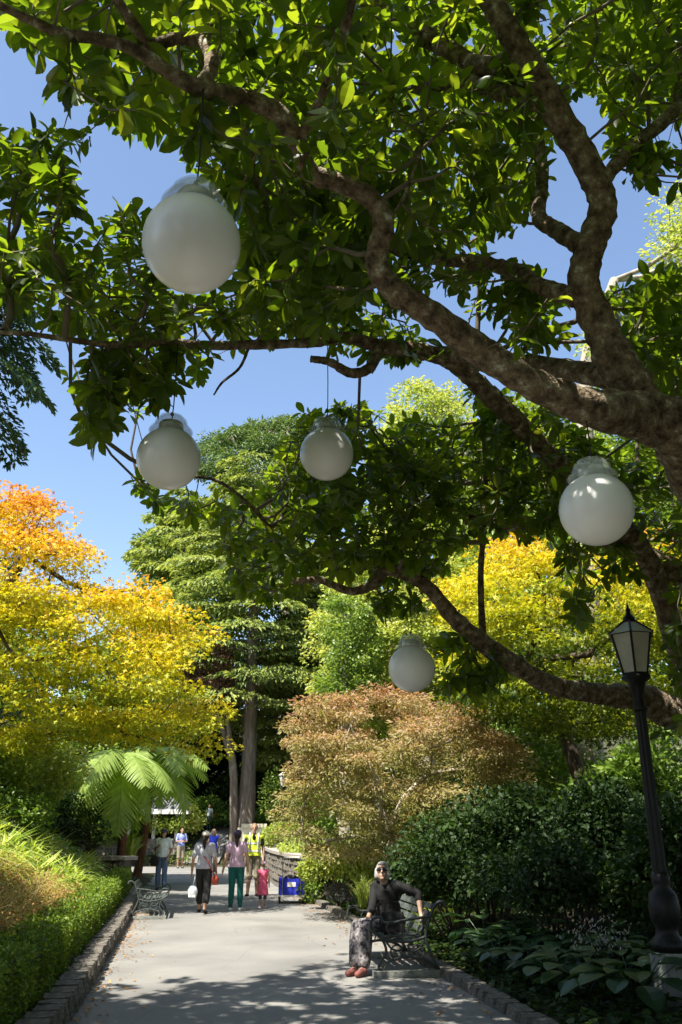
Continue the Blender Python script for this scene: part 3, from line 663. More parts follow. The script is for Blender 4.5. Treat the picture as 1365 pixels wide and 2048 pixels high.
offf = (px < -60) | (px > 1430) | (py < -60); ll = np.where(offf, ll*1.6, ll)  # leaves out of frame enlarged to deepen the shade
size = np.where(vis, ll/dep, 0); big = np.argsort(-size)[:300]; rest = np.ones(len(lp), bool); rest[big] = False
foliage('foliage', lp[rest], la[rest], ln[rest], ll[rest], .44, T_LEAF, M['magnolia'], mag, lh[rest])
LEAFV = []
for q in range(5):
    me = bpy.data.meshes.new('leaf'); v = T_LEAF[0].copy(); v[:, 1] *= .40+.025*q; v[:, 2] += -.12*q*.4*v[:, 0]**2
    me.from_pydata([tuple(x) for x in v], [], [tuple(map(int, f)) for f in T_LEAF[1]])
    at = me.attributes.new('rnd', 'FLOAT', 'POINT'); at.data.foreach_set('value', np.full(len(v), q*.2, dtype=np.float32)); me.materials.append(M['magnolia']); LEAFV.append(me)
def leaf_matrix(p, ax, no, L):
    ax = nrm(ax); b = nrm(np.cross(no, ax)); n = np.cross(ax, b)
    m = np.eye(4); m[:3, 0] = ax*L; m[:3, 1] = b*L; m[:3, 2] = n*L; m[:3, 3] = p
    return Matrix(m.tolist())
for i in big: inst('leaf', LEAFV[rng.randint(5)], mag, leaf_matrix(lp[i]-MAG_BASE, la[i], ln[i], ll[i]))

# ---------------------------------------------------------------- globe lanterns
GD = .45
def globe(px, py, dpx, top_px, label, tilt=0.0):
    dep = GD*F/dpx; d = ray(px, py); c = V(0, 0, CAM_Z)+d*(dep/F); R = GD/2
    t = thing('globe_lantern', label, 'lantern', c+V(0, 0, -R), group='white globe lanterns hung in the tree')
    mb = MB(); prof = [(R*math.sin(a), -R*math.cos(a)) for a in np.linspace(0, math.pi*.9, 26)]; prof[0] = (0, -R)
    mb.lathe(prof, 40, c); mb.build('globe', M['opal'], t, smooth=True)
    MB().lathe([(.082, .195), (.088, .205), (.088, .262), (.08, .275), (.02, .28), (.0, .28)], 32, c).build('collar', M['steel'], t, smooth=True)
    cap = [(.155, .205), (.158, .212), (.15, .225), (.128, .236), (.122, .26), (.112, .295), (.085, .325), (.045, .34), (.012, .345)]
    MB().lathe(cap+[(r-.006 if r > .02 else r*.9, z-.006) for r, z in cap[::-1]], 36, c).build('rain_cover', M['cap_glass'], t, smooth=True)
    top = W(top_px[0], top_px[1], c[1]); top[0] = c[0]; q = np.linspace(0, 1, 5)
    wire = [V(c[0], c[1], c[2]+.27)+(V(c[0]+.0, c[1], top[2])-V(c[0], c[1], c[2]+.27))*s+V(.012*math.sin(3*s), 0, 0)*(1-s) for s in q]
    mb = MB().tube(wire, .0045, 6); mb.sphere((c[0], c[1], c[2]+.35), .014); mb.build('cord', M['cable'], t)
    return t
globe(384, 488, 195, (385, 172), 'largest white globe lantern, hanging nearest at upper left')
globe(338, 917, 127, (340, 690), 'white globe lantern with bent clear cover below the long horizontal branch')
globe(654, 908, 107, (652, 676), 'white globe lantern on a long cord in the middle of the picture')
globe(1193, 1019, 146, (1180, 830), 'white globe lantern hanging on the right under the thick limb')
globe(824, 1337, 93, (816, 1155), 'lowest white globe lantern above the copper maple')

# ---------------------------------------------------------------- trees behind
def base_at(px, y, dz=0.0):
    x = (px-CX)/ray(px, 1700)[1]*y; return V(x, y, float(height(x, y))+dz)
def trunk_to(b, pts, r): # base + list of world points
    P = [np.array(b)-V(0, 0, .25)]+[np.array(p, float) for p in pts]; rr = np.linspace(r*1.15, r*.45, len(P)); return [(*p, q) for p, q in zip(P, rr)]
# gold maple on the left
b = V(-9.9, 20.2, 0); b[2] = float(height(b[0], b[1]))
mp_poly = [(-330, 1000), (-120, 930), (-40, 940), (20, 962), (100, 1030), (160, 1085), (240, 1108), (292, 1160), (305, 1185), (350, 1215), (388, 1270), (380, 1325), (430, 1385), (428, 1415), (385, 1435), (425, 1490), (400, 1508), (330, 1495), (230, 1465), (120, 1485), (30, 1535), (-100, 1560), (-380, 1480)]
def maple_tone(pos, h, out):
    return -.07+.60*h+.26*out**2.2+.27*np.clip((pos[:, 2]-6.3)/3.2, -1, 1)
broad_tree('maple_tree', 'large golden orange maple spreading over the left garden', b, trunk_to(b, [b+V(.2, 0, 1.6), b+V(.8, -.1, 2.9), b+V(1.5, -.1, 4.4), b+V(2.0, 0, 6.0)], .27), mp_poly, 20, 2.5, 230, .76, .36, 270, .138, .85, M['maple'], M['bark_dark'], T=T_MAPLE, r0=.012, rmax=.14, up=.5, tone=maple_tone)
# gold maple on the right
b = base_at(1190, 17.5)
broad_tree('maple_tree', 'golden yellow maple behind the near lamp post on the right', b, trunk_to(b, [b+V(-.05, 0, 1.6), b+V(-.3, .1, 3.0), b+V(-.7, 0, 4.6)], .2),
    [(900, 1190), (960, 1110), (1040, 1082), (1130, 1098), (1210, 1095), (1290, 1080), (1380, 1150), (1400, 1300), (1360, 1430), (1240, 1480), (1090, 1470), (1000, 1440), (935, 1425), (895, 1385), (930, 1300)], 17.5, 3.0, 180, .62, .36, 220, .12, .85, M['maple'], M['bark_dark'], T=T_MAPLE, r0=.012, rmax=.12, up=.5, tone=lambda p, h, o: maple_tone(p, h, o)-.06+.12*np.clip((p[:, 2]-5.5)/2, -1, 1))  # lower crown greener and darker: the magnolia's shade put into leaf colour
# copper maple in the middle
b = base_at(790, 18.6)
broad_tree('copper_maple', 'rounded copper and green maple behind the seated woman', b, trunk_to(b, [b+V(.02, 0, .5), b+V(-.08, 0, 1.0), b+V(-.1, .05, 1.6)], .13),
    [(568, 1500), (600, 1425), (660, 1392), (760, 1383), (850, 1398), (950, 1428), (1015, 1480), (1062, 1530), (1045, 1590), (960, 1660), (905, 1700), (800, 1715), (650, 1720), (600, 1680), (582, 1620), (598, 1560)], 18.3, 2.2, 190, .44, .42, 330, .09, .4, M['copper'], M['bark_pale'], r0=.010, rmax=.07, up=.3, tone=lambda p, h, o: .62*h+.14*np.clip(p[:, 2]-2.6, -1, 1.5)+.1*rng.rand(len(h)))
# cedars
b = base_at(488, 48)
tier_conifer('cedar_tree', 'tall tiered cedar with thick bare grey trunk behind the walkers', b, 21.5, .5, 7.4, 6.6, 6, 15, M['cedar'], M['bark_grey'], L=.36, per=430, droop=.1, tipdroop=.5, prof=lambda s: 1.0-.55*s**2, wr=.34, fan=.42)
b2 = b+V(-.5, -.1, 0); mb = MB()
t = thing('forked_trunk_tree', 'slender forked trunk leaning left beside the cedar trunk', 'tree', b2)
branch_tube(mb, [b2-V(0, 0, .2), W(468, 1560, 47.6), W(462, 1500, 47.5), W(452, 1420, 47.4), W(446, 1330, 47.3)], [.26, .22, .19, .15, .1], 10, 6, .05); mb.build('trunk', M['bark_grey'], t, smooth=True)
mb = MB(); branch_tube(mb, [W(466, 1530, 47.5), W(452, 1480, 47.4), W(440, 1440, 47.2), W(418, 1412, 47)], [.17, .15, .12, .08], 8, 6, .05); mb.build('branch', M['bark_grey'], t, smooth=True)
C, outv = crown_points([(372, 1330), (390, 1268), (430, 1262), (470, 1300), (460, 1380), (420, 1400), (380, 1390)], 47, 2.5, 40)
n = 40*120; ci = np.repeat(np.arange(40), 120); pos = C[ci]+rsphere(n)*rng.rand(n, 1)**.4*V(.8, .8, .45)
foliage('crown', pos, rsphere(n)+V(0, 0, -.2), rsphere(n)+V(0, 0, .6), .2, .6, T_DIA, M['purple'], t, rng.rand(n))
b = base_at(330, 56)
tier_conifer('cedar_tree', 'paler cedar showing behind the left maple, farther back', b, 20.5, .5, 3.5, 6.8, 7, 13, M['cedar'], M['bark_grey'], L=.45, per=380, droop=.1, tipdroop=.4, prof=lambda s: 1.0-.7*s**1.5, wr=.34, fan=.42)
b = base_at(620, 52)
tier_conifer('cedar_tree', 'cedar with short tiers right of the bare trunk', b, 15.5, .4, 2.5, 4.8, 7, 11, M['cedar'], M['bark_grey'], L=.4, per=330, droop=.1, tipdroop=.4, prof=lambda s: 1.0-.75*s**1.5, wr=.34, fan=.42)
# umbrella pine behind
b = base_at(560, 66)
broad_tree('umbrella_pine', 'huge round topped pine rising behind the cedar', b, trunk_to(b, [W(572, 1300, 66), W(580, 1120, 66), W(572, 1000, 66)], .7),
    [(385, 920), (410, 888), (450, 866), (520, 850), (585, 843), (640, 850), (690, 890), (680, 960), (620, 1000), (560, 1010), (470, 985), (400, 960)], 66, 4.5, 210, 1.0, .55, 150, .42, .3, M['pine'], M['bark_grey'], r0=.05, rmax=.35, up=.2, tone=lambda p, h, o: h)
b = base_at(395, 70)
broad_tree('pine_tree', 'ragged dark pine with spreading limbs left of the cedar', b, trunk_to(b, [W(400, 1250, 70), W(395, 1110, 70), W(380, 1030, 70)], .5),
    [(272, 1120), (290, 1075), (315, 1060), (330, 1010), (370, 990), (440, 1000), (470, 1060), (440, 1180), (340, 1180), (280, 1150)], 70, 5, 90, 1.1, .5, 120, .45, .32, M['pine'], M['bark_grey'], r0=.05, rmax=.3, up=.25)
# spruces at the left edge
b = V(-15.5, 29, 0); b[2] = float(height(b[0], b[1]))
tier_conifer('spruce_tree', 'dark blue green spruce rising behind the golden maple', b, 14.8, .35, 3.0, 4.9, 7, 16, M['spruce'], M['bark_dark'], L=.26, per=400, droop=.02, tipdroop=.1, prof=lambda s: (1-s)**.75+.03, wr=.4, fan=.3)
b = V(-14.6, 25.0, 0); b[2] = float(height(b[0], b[1]))
tier_conifer('cypress_tree', 'dark drooping conifer boughs reaching in at the left edge', b, 19.5, .45, 13.2, 5.2, 7, 7, M['spruce'], M['bark_dark'], L=.28, per=620, droop=.2, tipdroop=.9, prof=lambda s: 1-.3*s, wr=.4, fan=.35)
# pale tree top
b = base_at(850, 42)
broad_tree('lime_tree', 'pale yellow green tree top showing above the dark boughs', b, trunk_to(b, [W(850, 1200, 42), W(845, 1000, 42), W(840, 860, 42)], .4),
    [(760, 850), (790, 790), (830, 765), (870, 772), (905, 775), (940, 830), (990, 950), (960, 1100), (780, 1100), (740, 950)], 42, 3.5, 150, .8, .6, 130, .22, .6, M['lime'], M['bark_pale'], r0=.02, rmax=.2)
# green broadleaf trees filling the middle and the right
b = base_at(800, 31)
broad_tree('broadleaf_tree', 'bright light green tree behind the lowest globe lantern', b, trunk_to(b, [W(800, 1500, 31), W(790, 1350, 31), W(780, 1200, 31)], .3),
    [(640, 1420), (640, 1250), (660, 1150), (720, 1080), (800, 1030), (900, 1020), (960, 1080), (980, 1300), (960, 1450), (800, 1480)], 31, 3.5, 320, .6, .6, 150, .17, .6, M['lime'], M['bark_pale'], r0=.015, rmax=.16)
b = base_at(1120, 27)
broad_tree('broadleaf_tree', 'tall green tree behind the right golden maple', b, trunk_to(b, [W(1120, 1400, 27), W(1110, 1200, 27), W(1100, 1000, 27)], .32),
    [(930, 1000), (960, 900), (1030, 810), (1120, 770), (1250, 740), (1420, 720), (1500, 1000), (1450, 1450), (1000, 1450), (940, 1200)], 27, 4, 380, .75, .6, 130, .18, .6, M['green'], M['bark_grey'], r0=.018, rmax=.2)
b = base_at(1180, 21)
broad_tree('pale_trunk_tree', 'upright tree with pale lichened trunk behind the right limb', b, trunk_to(b, [W(1172, 1200, 21), W(1170, 900, 21), W(1178, 700, 21), W(1230, 560, 21)], .3),
    [(1330, 410), (1420, 330), (1600, 400), (1560, 800), (1420, 880), (1330, 860), (1220, 760), (1190, 690), (1250, 640), (1310, 610), (1340, 560), (1320, 480)], 21, 3.2, 190, .62, .6, 110, .14, .6, M['lime'], M['bark_pale'], r0=.012, rmax=.1)
# ivy covered trunk left of the globe
b = base_at(690, 26)
broad_tree('ivy_thicket', 'tangle of pale vine stems and glossy ivy above the copper maple', b, trunk_to(b, [W(690, 1500, 26), W(688, 1330, 26), W(692, 1230, 26)], .16),
    [(640, 1400), (645, 1280), (660, 1200), (700, 1180), (740, 1220), (750, 1320), (745, 1400), (700, 1430)], 26, 1.3, 110, .36, .8, 110, .11, .7, M['green'], M['bark_pale'], r0=.012, rmax=.06, up=.2)
# dark backdrop trees
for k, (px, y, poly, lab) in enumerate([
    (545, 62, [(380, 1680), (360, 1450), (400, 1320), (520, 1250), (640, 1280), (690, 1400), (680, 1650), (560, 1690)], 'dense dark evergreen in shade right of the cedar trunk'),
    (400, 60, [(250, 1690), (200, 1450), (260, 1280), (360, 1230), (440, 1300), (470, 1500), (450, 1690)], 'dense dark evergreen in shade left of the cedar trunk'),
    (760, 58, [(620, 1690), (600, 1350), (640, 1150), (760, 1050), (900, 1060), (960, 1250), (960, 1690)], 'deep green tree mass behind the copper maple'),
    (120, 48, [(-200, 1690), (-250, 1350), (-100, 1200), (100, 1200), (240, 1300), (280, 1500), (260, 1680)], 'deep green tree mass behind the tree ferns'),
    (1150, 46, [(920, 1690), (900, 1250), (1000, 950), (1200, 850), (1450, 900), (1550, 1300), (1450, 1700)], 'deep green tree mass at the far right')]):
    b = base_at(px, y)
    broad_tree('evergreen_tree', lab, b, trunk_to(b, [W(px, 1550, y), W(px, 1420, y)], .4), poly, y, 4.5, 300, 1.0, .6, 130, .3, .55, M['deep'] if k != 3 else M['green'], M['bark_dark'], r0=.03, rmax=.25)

# unseen trees added round the viewpoint to shade the path and block sky
for k, (x, y, h, r, lab) in enumerate([(-9, -7, 12, 4.5, 'unseen leafy tree added behind the viewpoint on the left'), (0, -10, 17, 6, 'unseen leafy tree added straight behind the viewpoint'), (9, -7, 16, 6, 'unseen leafy tree added behind the viewpoint on the right'),
                                 (10.5, 2, 15, 5, 'unseen leafy tree added beside the viewpoint on the right'), (-10.4, 6.2, 10.5, 3.6, 'unseen leafy tree added beside the viewpoint on the left'), (11.5, 10, 15, 5, 'unseen leafy tree added right of the magnolia')]):
    b = V(x, y, float(height(x, y))); t = thing('added_shade_tree', lab, 'tree', b)
    mb = MB(); branch_tube(mb, [b-V(0, 0, .3), b+V(.1, 0, h*.3), b+V(0, .2, h*.65)], [.35, .27, .12], 10, 5, .05); mb.build('trunk', M['bark_dark'], t, smooth=True)
    n = 14000; u = rsphere(n)*rng.rand(n, 1)**.4; pos = b+V(0, 0, h*.55)+u*V(r, r, h*.5); pos = pos[pos[:, 2] > b[2]+.4]; n = len(pos)
    foliage('crown', pos, rsphere(n), rsphere(n)+V(0, 0, .4), .34*rng.uniform(.7, 1.3, n), .6, T_DIA, M['deep'], t, rng.rand(n))

# ---------------------------------------------------------------- pavilion, railing, sign wall
b = V(-10.6, 49.5, 0); b[2] = 1.2
t = thing('pavilion', 'small pavilion with grey hipped roof behind the tree ferns', 'building', b)
zE = W(300, 1628, 49.5)[2]; zT = W(262, 1545, 49.5)[2]
MB().box((b[0], b[1], b[2]-.3), (4.4, 3.6, .8)).build('floor_slab', M['stone'], t)
for dx in (-1.9, -.6, .7, 1.9):
    for dy in (-1.5, 1.5): MB().box((b[0]+dx, b[1]+dy, (b[2]+zE)/2), (.16, .16, zE-b[2]-.002)).build('post', M['white'], t)
mb = MB(); e = 2.5; f = 2.0
q = [(b[0]-e, b[1]-f, zE+.16), (b[0]+e, b[1]-f, zE+.16), (b[0]+e, b[1]+f, zE+.16), (b[0]-e, b[1]+f, zE+.16), (b[0]-.8, b[1], zT), (b[0]+.8, b[1], zT)]
mb.add(q, [(0, 1, 5, 4), (1, 2, 5), (2, 3, 4, 5), (3, 0, 4), (3, 2, 1, 0)]); roof = mb.build('roof', M['slate'], t)
for sx, sy, lx, ly in ((0, -f-.03, 2*e+.12, .06), (0, f+.03, 2*e+.12, .06), (-e-.03, 0, .06, 2*f), (e+.03, 0, .06, 2*f)):
    MB().box((b[0]+sx, b[1]+sy, zE+.08), (lx, ly, .24)).build('fascia', M['white'], roof)
t = thing('railing', 'low iron railing across the end of the path', 'railing', (-11, 46.3, 0))
x0, x1, yf = -12.5, -2.6, 46.3
for z in (.12, .82): MB().box(((x0+x1)/2, yf, z), (x1-x0, .04, .04)).build('rail', M['black_iron'], t)
me = None
for x in np.arange(x0+.06, x1, .135):
    if me is None:
        o = MB().tube([(0, 0, 0), (0, 0, .9)], .011, 6).build('bar', M['black_iron'], t, local=True); me = o.data; o.location = (x+11, 0, 0)
    else: inst('bar', me, t, Matrix.Translation((x+11, 0, 0)))
for x in (-12.4, -9.2, -5.9, -2.7): MB().box((x, yf, .5), (.07, .07, 1.0)).build('post', M['black_iron'], t)
c = G(510, 1742); c = V(-4.6, 47.2, 0); zt = W(510, 1655, 47.2)[2]; zb = W(510, 1690, 47.2)[2]
t = thing('stone_sign', 'cream stone sign block behind the man in the yellow vest', 'sign', (c[0], c[1], 0))
MB().box((c[0], c[1], zt/2), (1.5, .5, zt)).build('block', M['cream'], t); MB().box((c[0]+.1, c[1]-.02, zt+.09), (1.3, .6, .18)).build('coping_slab', M['cream'], t)
MB().box((c[0]+1.9, c[1]+.2, zt-.45), (2.2, .35, .22)).build('ledge', M['cream'], t)
MB().box((c[0]+1.9, c[1]+.25, (zt-.56)/2), (2.1, .28, zt-.56)).build('base_wall', M['stone'], t)

# ---------------------------------------------------------------- tree ferns
def frond_mesh(L, seed):
    r = np.random.RandomState(seed); mb = MB(); n = 22
    # local: rachis along +x arching up then drooping in z
    def rp(s): return V(L*(s-.12*s*s*s), 0, L*(.26*s-.62*s*s))
    mb.tube([rp(s) for s in np.linspace(0, 1, 9)], np.linspace(.016, .004, 9), 5, cap=False)
    for i in range(n):
        s = .1+.88*i/(n-1); p = rp(s); t = nrm(rp(min(1, s+.03))-p+V(1e-4, 0, 0)); w = L*.27*math.sin(math.pi*min(1, (s*.86+.12)))**.8+.04
        for sd in (-1, 1):
            d = nrm(V(0, sd, 0)+t*.55+V(0, 0, -.25+r.uniform(-.1, .1))); ww = w*r.uniform(.9, 1.08)
            k = 5; up = nrm(np.cross(t, V(0, 1, 0)))*-1
            vs = []; fs = []
            for j in range(k+1):
                u = j/k; h = L*.021*(1-u**2)+.004; q = p+d*ww*u-V(0, 0, ww*.16*u*u)
                vs += [q-t*h, q+t*h]
            for j in range(k): fs.append((2*j, 2*j+1, 2*j+3, 2*j+2))
            mb.add(vs, fs)
    me = bpy.data.meshes.new('frond'); me.from_pydata(mb.v, [], mb.f)
    at = me.attributes.new('rnd', 'FLOAT', 'POINT'); at.data.foreach_set('value', r.uniform(.2, .8, len(mb.v)).astype(np.float32)); me.materials.append(M['frond']); return me
FR = [frond_mesh(1.0, i) for i in range(4)]
def tree_fern(label, px, y, top_py, r, L, n, seed, droop=(.0, .45), lean=0):
    b = base_at(px, y); top = W(px+lean, top_py, y)
    t = thing('tree_fern', label, 'tree fern', b, group='tree ferns')
    mb = MB(); branch_tube(mb, [b-V(0, 0, .2), b*.6+top*.4+V(.08, 0, 0), top+V(0, 0, .1)], [r*1.4, r, r*.9], 10, 8, .12); mb.build('trunk', M['fern_trunk'], t, smooth=True)
    rr = random.Random(seed)
    for i in range(n):
        a = 2*math.pi*(i+rr.uniform(-.3, .3))/n; k = i % 3
        m = Matrix.Translation(Vector(top-b+V(0, 0, .05*k)))@Euler((rr.uniform(-.25, .25), rr.uniform(*droop)-.18*k+.1, a)).to_matrix().to_4x4()@Matrix.Scale(L*rr.uniform(.85, 1.12), 4)
        inst('frond', FR[rr.randrange(4)], t, m)
    for i in range(9):                                            # dead hanging leaf skirt
        a = 2*math.pi*i/9; d = V(math.cos(a), math.sin(a), 0)*r*1.1
        MB().tube([top+d*.5, top+d*1.8-V(0, 0, .35), top+d*1.7-V(0, 0, rr.uniform(.8, 1.5))], [.02, .035, .012], 5).build('dead_frond', M['fern_trunk'], t)
    return t
tree_fern('tree fern with reddish trunk left of the pavilion roof', 243, 27, 1515, .13, 2.4, 15, 1, droop=(.1, .75))
tree_fern('second tree fern, right of the reddish trunk', 276, 30, 1508, .11, 2.4, 15, 5, droop=(.1, .75), lean=34)
tree_fern('lower tree fern leaning left in the shade', 180, 28, 1530, .11, 2.1, 12, 9, droop=(.1, .8), lean=-20)

# ---------------------------------------------------------------- shrubs and borders
def at_shrub(px, py, y): return W(px, py, y)
SH = [ # name, label, px, py, y, radii, n, leaf, width, material
 ('shrub', 'bright yellow green shrub beside the tree fern trunks', 60, 1560, 23, (1.7, 1.5, 1.5), 11000, .13, .6, 'lime'),
 ('shrub', 'leafy green shrub under the golden maple at the left edge', -40, 1600, 20, (1.8, 1.5, 1.5), 9000, .13, .6, 'green'),
 ('shrub', 'dark green shrub between the ferns and the left wall', 130, 1640, 26, (1.5, 1.3, 1.2), 8000, .13, .6, 'deep'),
 ('shrub', 'golden green mounded shrub right of the pavilion', 340, 1640, 48.5, (1.6, 1.2, 1.1), 6000, .16, .5, 'lime'),
 ('shrub', 'glossy green shrub on the bank left of the cedar trunk', 400, 1640, 50.5, (2.0, 1.5, 1.6), 8000, .2, .6, 'green'),
 ('shrub', 'dark shrub on the bank below the cedar trunk', 450, 1668, 50.2, (1.6, 1.2, 1.0), 6000, .18, .6, 'deep'),
 ('shrub', 'ground covering shrub right of the cedar trunk', 545, 1650, 50.5, (2.2, 1.3, 1.1), 8000, .18, .6, 'green'),
 ('shrub', 'olive shrub behind the far lamp post', 600, 1600, 46, (2.2, 1.6, 2.3), 9000, .16, .6, 'green'),
 ('shrub', 'tall dark shrub left of the far lamp post', 515, 1590, 54, (3.0, 1.5, 3.0), 9000, .24, .6, 'deep'),
 ('shrub', 'flowering low shrub above the stone wall', 618, 1690, 28.0, (.9, 1.6, .4), 7000, .09, .35, 'strap'),
 ('shrub', 'glossy shrub at the near end of the stone wall', 662, 1745, 22.8, (.7, .8, .9), 8000, .10, .6, 'green'),
 ('shrub', 'yellow green sunlit shrub at the foot of the copper maple', 690, 1720, 20.5, (1.0, .8, .75), 8000, .09, .6, 'lime'),
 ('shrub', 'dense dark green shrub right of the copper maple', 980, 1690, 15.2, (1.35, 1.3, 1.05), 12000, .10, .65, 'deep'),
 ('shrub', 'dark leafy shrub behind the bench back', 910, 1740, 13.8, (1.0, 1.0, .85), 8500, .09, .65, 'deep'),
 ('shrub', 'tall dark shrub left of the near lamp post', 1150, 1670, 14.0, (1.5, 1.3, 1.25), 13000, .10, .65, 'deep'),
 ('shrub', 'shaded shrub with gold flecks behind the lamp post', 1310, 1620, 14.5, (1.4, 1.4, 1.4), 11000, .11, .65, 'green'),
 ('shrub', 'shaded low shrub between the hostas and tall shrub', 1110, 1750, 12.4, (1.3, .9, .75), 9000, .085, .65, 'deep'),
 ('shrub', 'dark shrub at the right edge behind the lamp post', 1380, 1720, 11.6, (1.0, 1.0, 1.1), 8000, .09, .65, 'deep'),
 ('shrub', 'olive shrub in the shade under the right maple', 1060, 1560, 20.5, (2.0, 1.4, 1.7), 9000, .12, .6, 'green'),
 ('shrub', 'deep green shrub mass far behind the bench', 870, 1690, 20.8, (1.6, 1.0, 1.2), 9000, .11, .6, 'green'),
 ('shrub', 'lush bush behind the right wall and copper maple', 720, 1600, 30, (2.6, 1.8, 2.2), 9000, .15, .6, 'green'),
 ('shrub', 'leafy bank shrub between wall and pale sign', 572, 1668, 36.5, (1.2, 1.2, .6), 6000, .12, .5, 'lime'),
]
for nm, lab, px, py, y, r, n, L, wr, mt in SH:
    shrub(nm, lab, at_shrub(px, py, y), r, n, L, wr, M[mt])
def clump(name, label, p, n, h, spread, w, mat, cat='plant', group=None, T=T_BLADE, seeds=0):
    t = thing(name, label, cat, p, group=group); a = rng.rand(n)*6.28; tilt = rng.rand(n)**.7*spread
    ax = np.stack([np.cos(a)*np.sin(tilt), np.sin(a)*np.sin(tilt), np.cos(tilt)], 1); no = np.stack([-np.cos(a)*np.cos(tilt), -np.sin(a)*np.cos(tilt), np.sin(tilt)], 1)
    L = h*rng.uniform(.65, 1.15, n); pos = np.array(p)+np.stack([np.cos(a), np.sin(a), 0*a], 1)*rng.rand(n, 1)*h*.16-V(0, 0, .03)
    foliage('leaves', pos, ax, no, L, w/h, T, mat, t, rng.rand(n))
    if seeds:
        m = seeds; i = rng.randint(0, n, m); q = pos[i]+ax[i]*L[i][:, None]*rng.uniform(.75, 1.05, (m, 1))+rng.normal(size=(m, 3))*.04*h
        foliage('seed_heads', q, rsphere(m), rsphere(m), .035, .5, T_DIA, M['litter'] if mat is M['grass'] else M['silver'], t, rng.rand(m))
    return t
ORD = ['first', 'second', 'third', 'fourth', 'fifth', 'sixth', 'seventh', 'eighth', 'ninth', 'tenth', 'eleventh', 'twelfth', 'thirteenth', 'fourteenth', 'fifteenth', 'sixteenth', 'seventeenth', 'eighteenth', 'nineteenth', 'twentieth']
def gp(x, y): return V(x, y, float(height(x, y)))
k = 0
for n_, y in enumerate(np.arange(8.2, 15.5, .62)):                                    # tussock grasses right behind the hedge
    for j in range(2):
        x = xl(y)-1.02-.8*j-rng.uniform(0, .25)
        clump('tussock_grass', 'feathery tan tussock grass, %s from the near end in the %s row behind the hedge' % (ORD[n_], ('front', 'back')[j]), gp(x, y+rng.uniform(-.2, .2)), 420, .72, 1.15, .011, M['grass'], 'grass', 'tussock grasses behind the hedge', seeds=500)
for n_, y in enumerate(np.arange(10.5, 24.5, .75)):                                   # strap leaved plants higher on the bank
    for j in range(4):
        if y < 15.5 and j == 0: continue
        x = xl(y)-1.25-.85*j-rng.uniform(0, .35)
        clump('strap_leaf_plant', 'strap leaved plant, %s from the near end in the %s bank row' % (ORD[n_], ('front', 'second', 'third', 'top')[j]), gp(x, y+rng.uniform(-.2, .2)), 110, .8+.12*j, 1.5, .085, M['strap'], 'plant', 'strap leaved plants on the left bank', seeds=60, T=T_STRAP)
for i, (x, y) in enumerate([(.55, 18.3), (.95, 17.2), (.75, 17.8), (1.25, 16.6), (1.05, 15.6), (1.5, 15.0), (.15, 19.4), (.45, 20.2)]):
    clump('iris_clump', '%s sunlit grassy clump along the right kerb, counted from the walkers' % ORD[int(np.argsort(np.argsort([-18.3, -17.2, -17.8, -16.6, -15.6, -15.0, -19.4, -20.2]))[i])], gp(x+.3, y), 170, .7, .75, .022, M['strap'], 'plant', 'grassy clumps along the right kerb')
shrub('lavender_bush', 'grey lavender bush at the bend of the kerb', V(-.02, 20.9, .32), (.42, .45, .33), 3500, .07, .25, M['silver'], 'plant')
clump('broad_fern', 'bright fern like plant on top of the left wall', W(262, 1712, 27.5), 60, .8, 1.2, .09, M['strap'], 'plant')
clump('cabbage_tree_head', 'spiky long leaved plant at the left edge below the maple', W(40, 1575, 21), 130, 1.0, 1.9, .05, M['strap'], 'plant')
# hostas
HV = []
for q in range(4):
    v = T_LEAF[0].copy(); v[:, 1] *= .72+.05*q; v[:, 2] -= .22*v[:, 0]**2; me = bpy.data.meshes.new('leaf'); me.from_pydata([tuple(x) for x in v], [], [tuple(map(int, f)) for f in T_LEAF[1]])
    at = me.attributes.new('rnd', 'FLOAT', 'POINT'); at.data.foreach_set('value', np.full(len(v), .1+.22*q, dtype=np.float32)); me.materials.append(M['hosta']); HV.append(me)
hs = [(1.95, 12.6), (2.3, 11.9), (1.9, 11.5), (2.6, 11.2), (2.05, 10.8), (2.55, 10.4), (2.2, 10.0), (2.75, 9.7), (2.35, 9.35), (2.9, 10.6), (3.4, 10.3), (2.65, 8.7), (3.35, 9.6), (3.1, 11.6), (2.75, 12.6)]
for i, (x, y) in enumerate(hs):
    p = gp(x, y); s = random.uniform(.85, 1.2)
    t = thing('hosta', '%s broad leaved hosta counted from behind the bench towards the lamp post' % ORD[i], 'plant', p, group='hostas in the shade on the right')
    for j in range(20):
        a = j*2.4+i; el = .2+.55*(j/20)+random.uniform(-.1, .1); d = V(math.cos(a)*math.cos(el), math.sin(a)*math.cos(el), math.sin(el)); st = d*(.22+.12*(j % 3)/2)*s+V(0, 0, .16*s)
        ax = nrm(V(d[0], d[1], -.15+.5*(j/20)))
        inst('leaf', HV[j % 4], t, leaf_matrix(st, ax, V(-d[0]*.3, -d[1]*.3, 1), s*random.uniform(.2, .29)))
    mb = MB()
    for j in range(20):
        a = j*2.4+i; el = .2+.55*(j/20); d = V(math.cos(a)*math.cos(el), math.sin(a)*math.cos(el), math.sin(el)); mb.tube([(0, 0, -.02), d*.12*s+V(0, 0, .12*s), d*(.24+.12*(j % 3)/2)*s+V(0, 0, .16*s)], [.006, .005, .004], 4, cap=False)
    mb.build('stalks', M['hosta'], t, local=True)
n = 180; pos = W(1195, 1870, 10.2)+rng.normal(size=(n, 3))*V(.16, .16, .10)
t = thing('hosta_flowers', 'pale drooping hosta flowers beside the lamp base', 'flower', gp(W(1195, 1870, 10.2)[0], 10.2))
foliage('petals', pos, rsphere(n)+V(0, 0, -1), rsphere(n), .05, .35, T_DIA, M['flower'], t, rng.rand(n))
mb = MB()
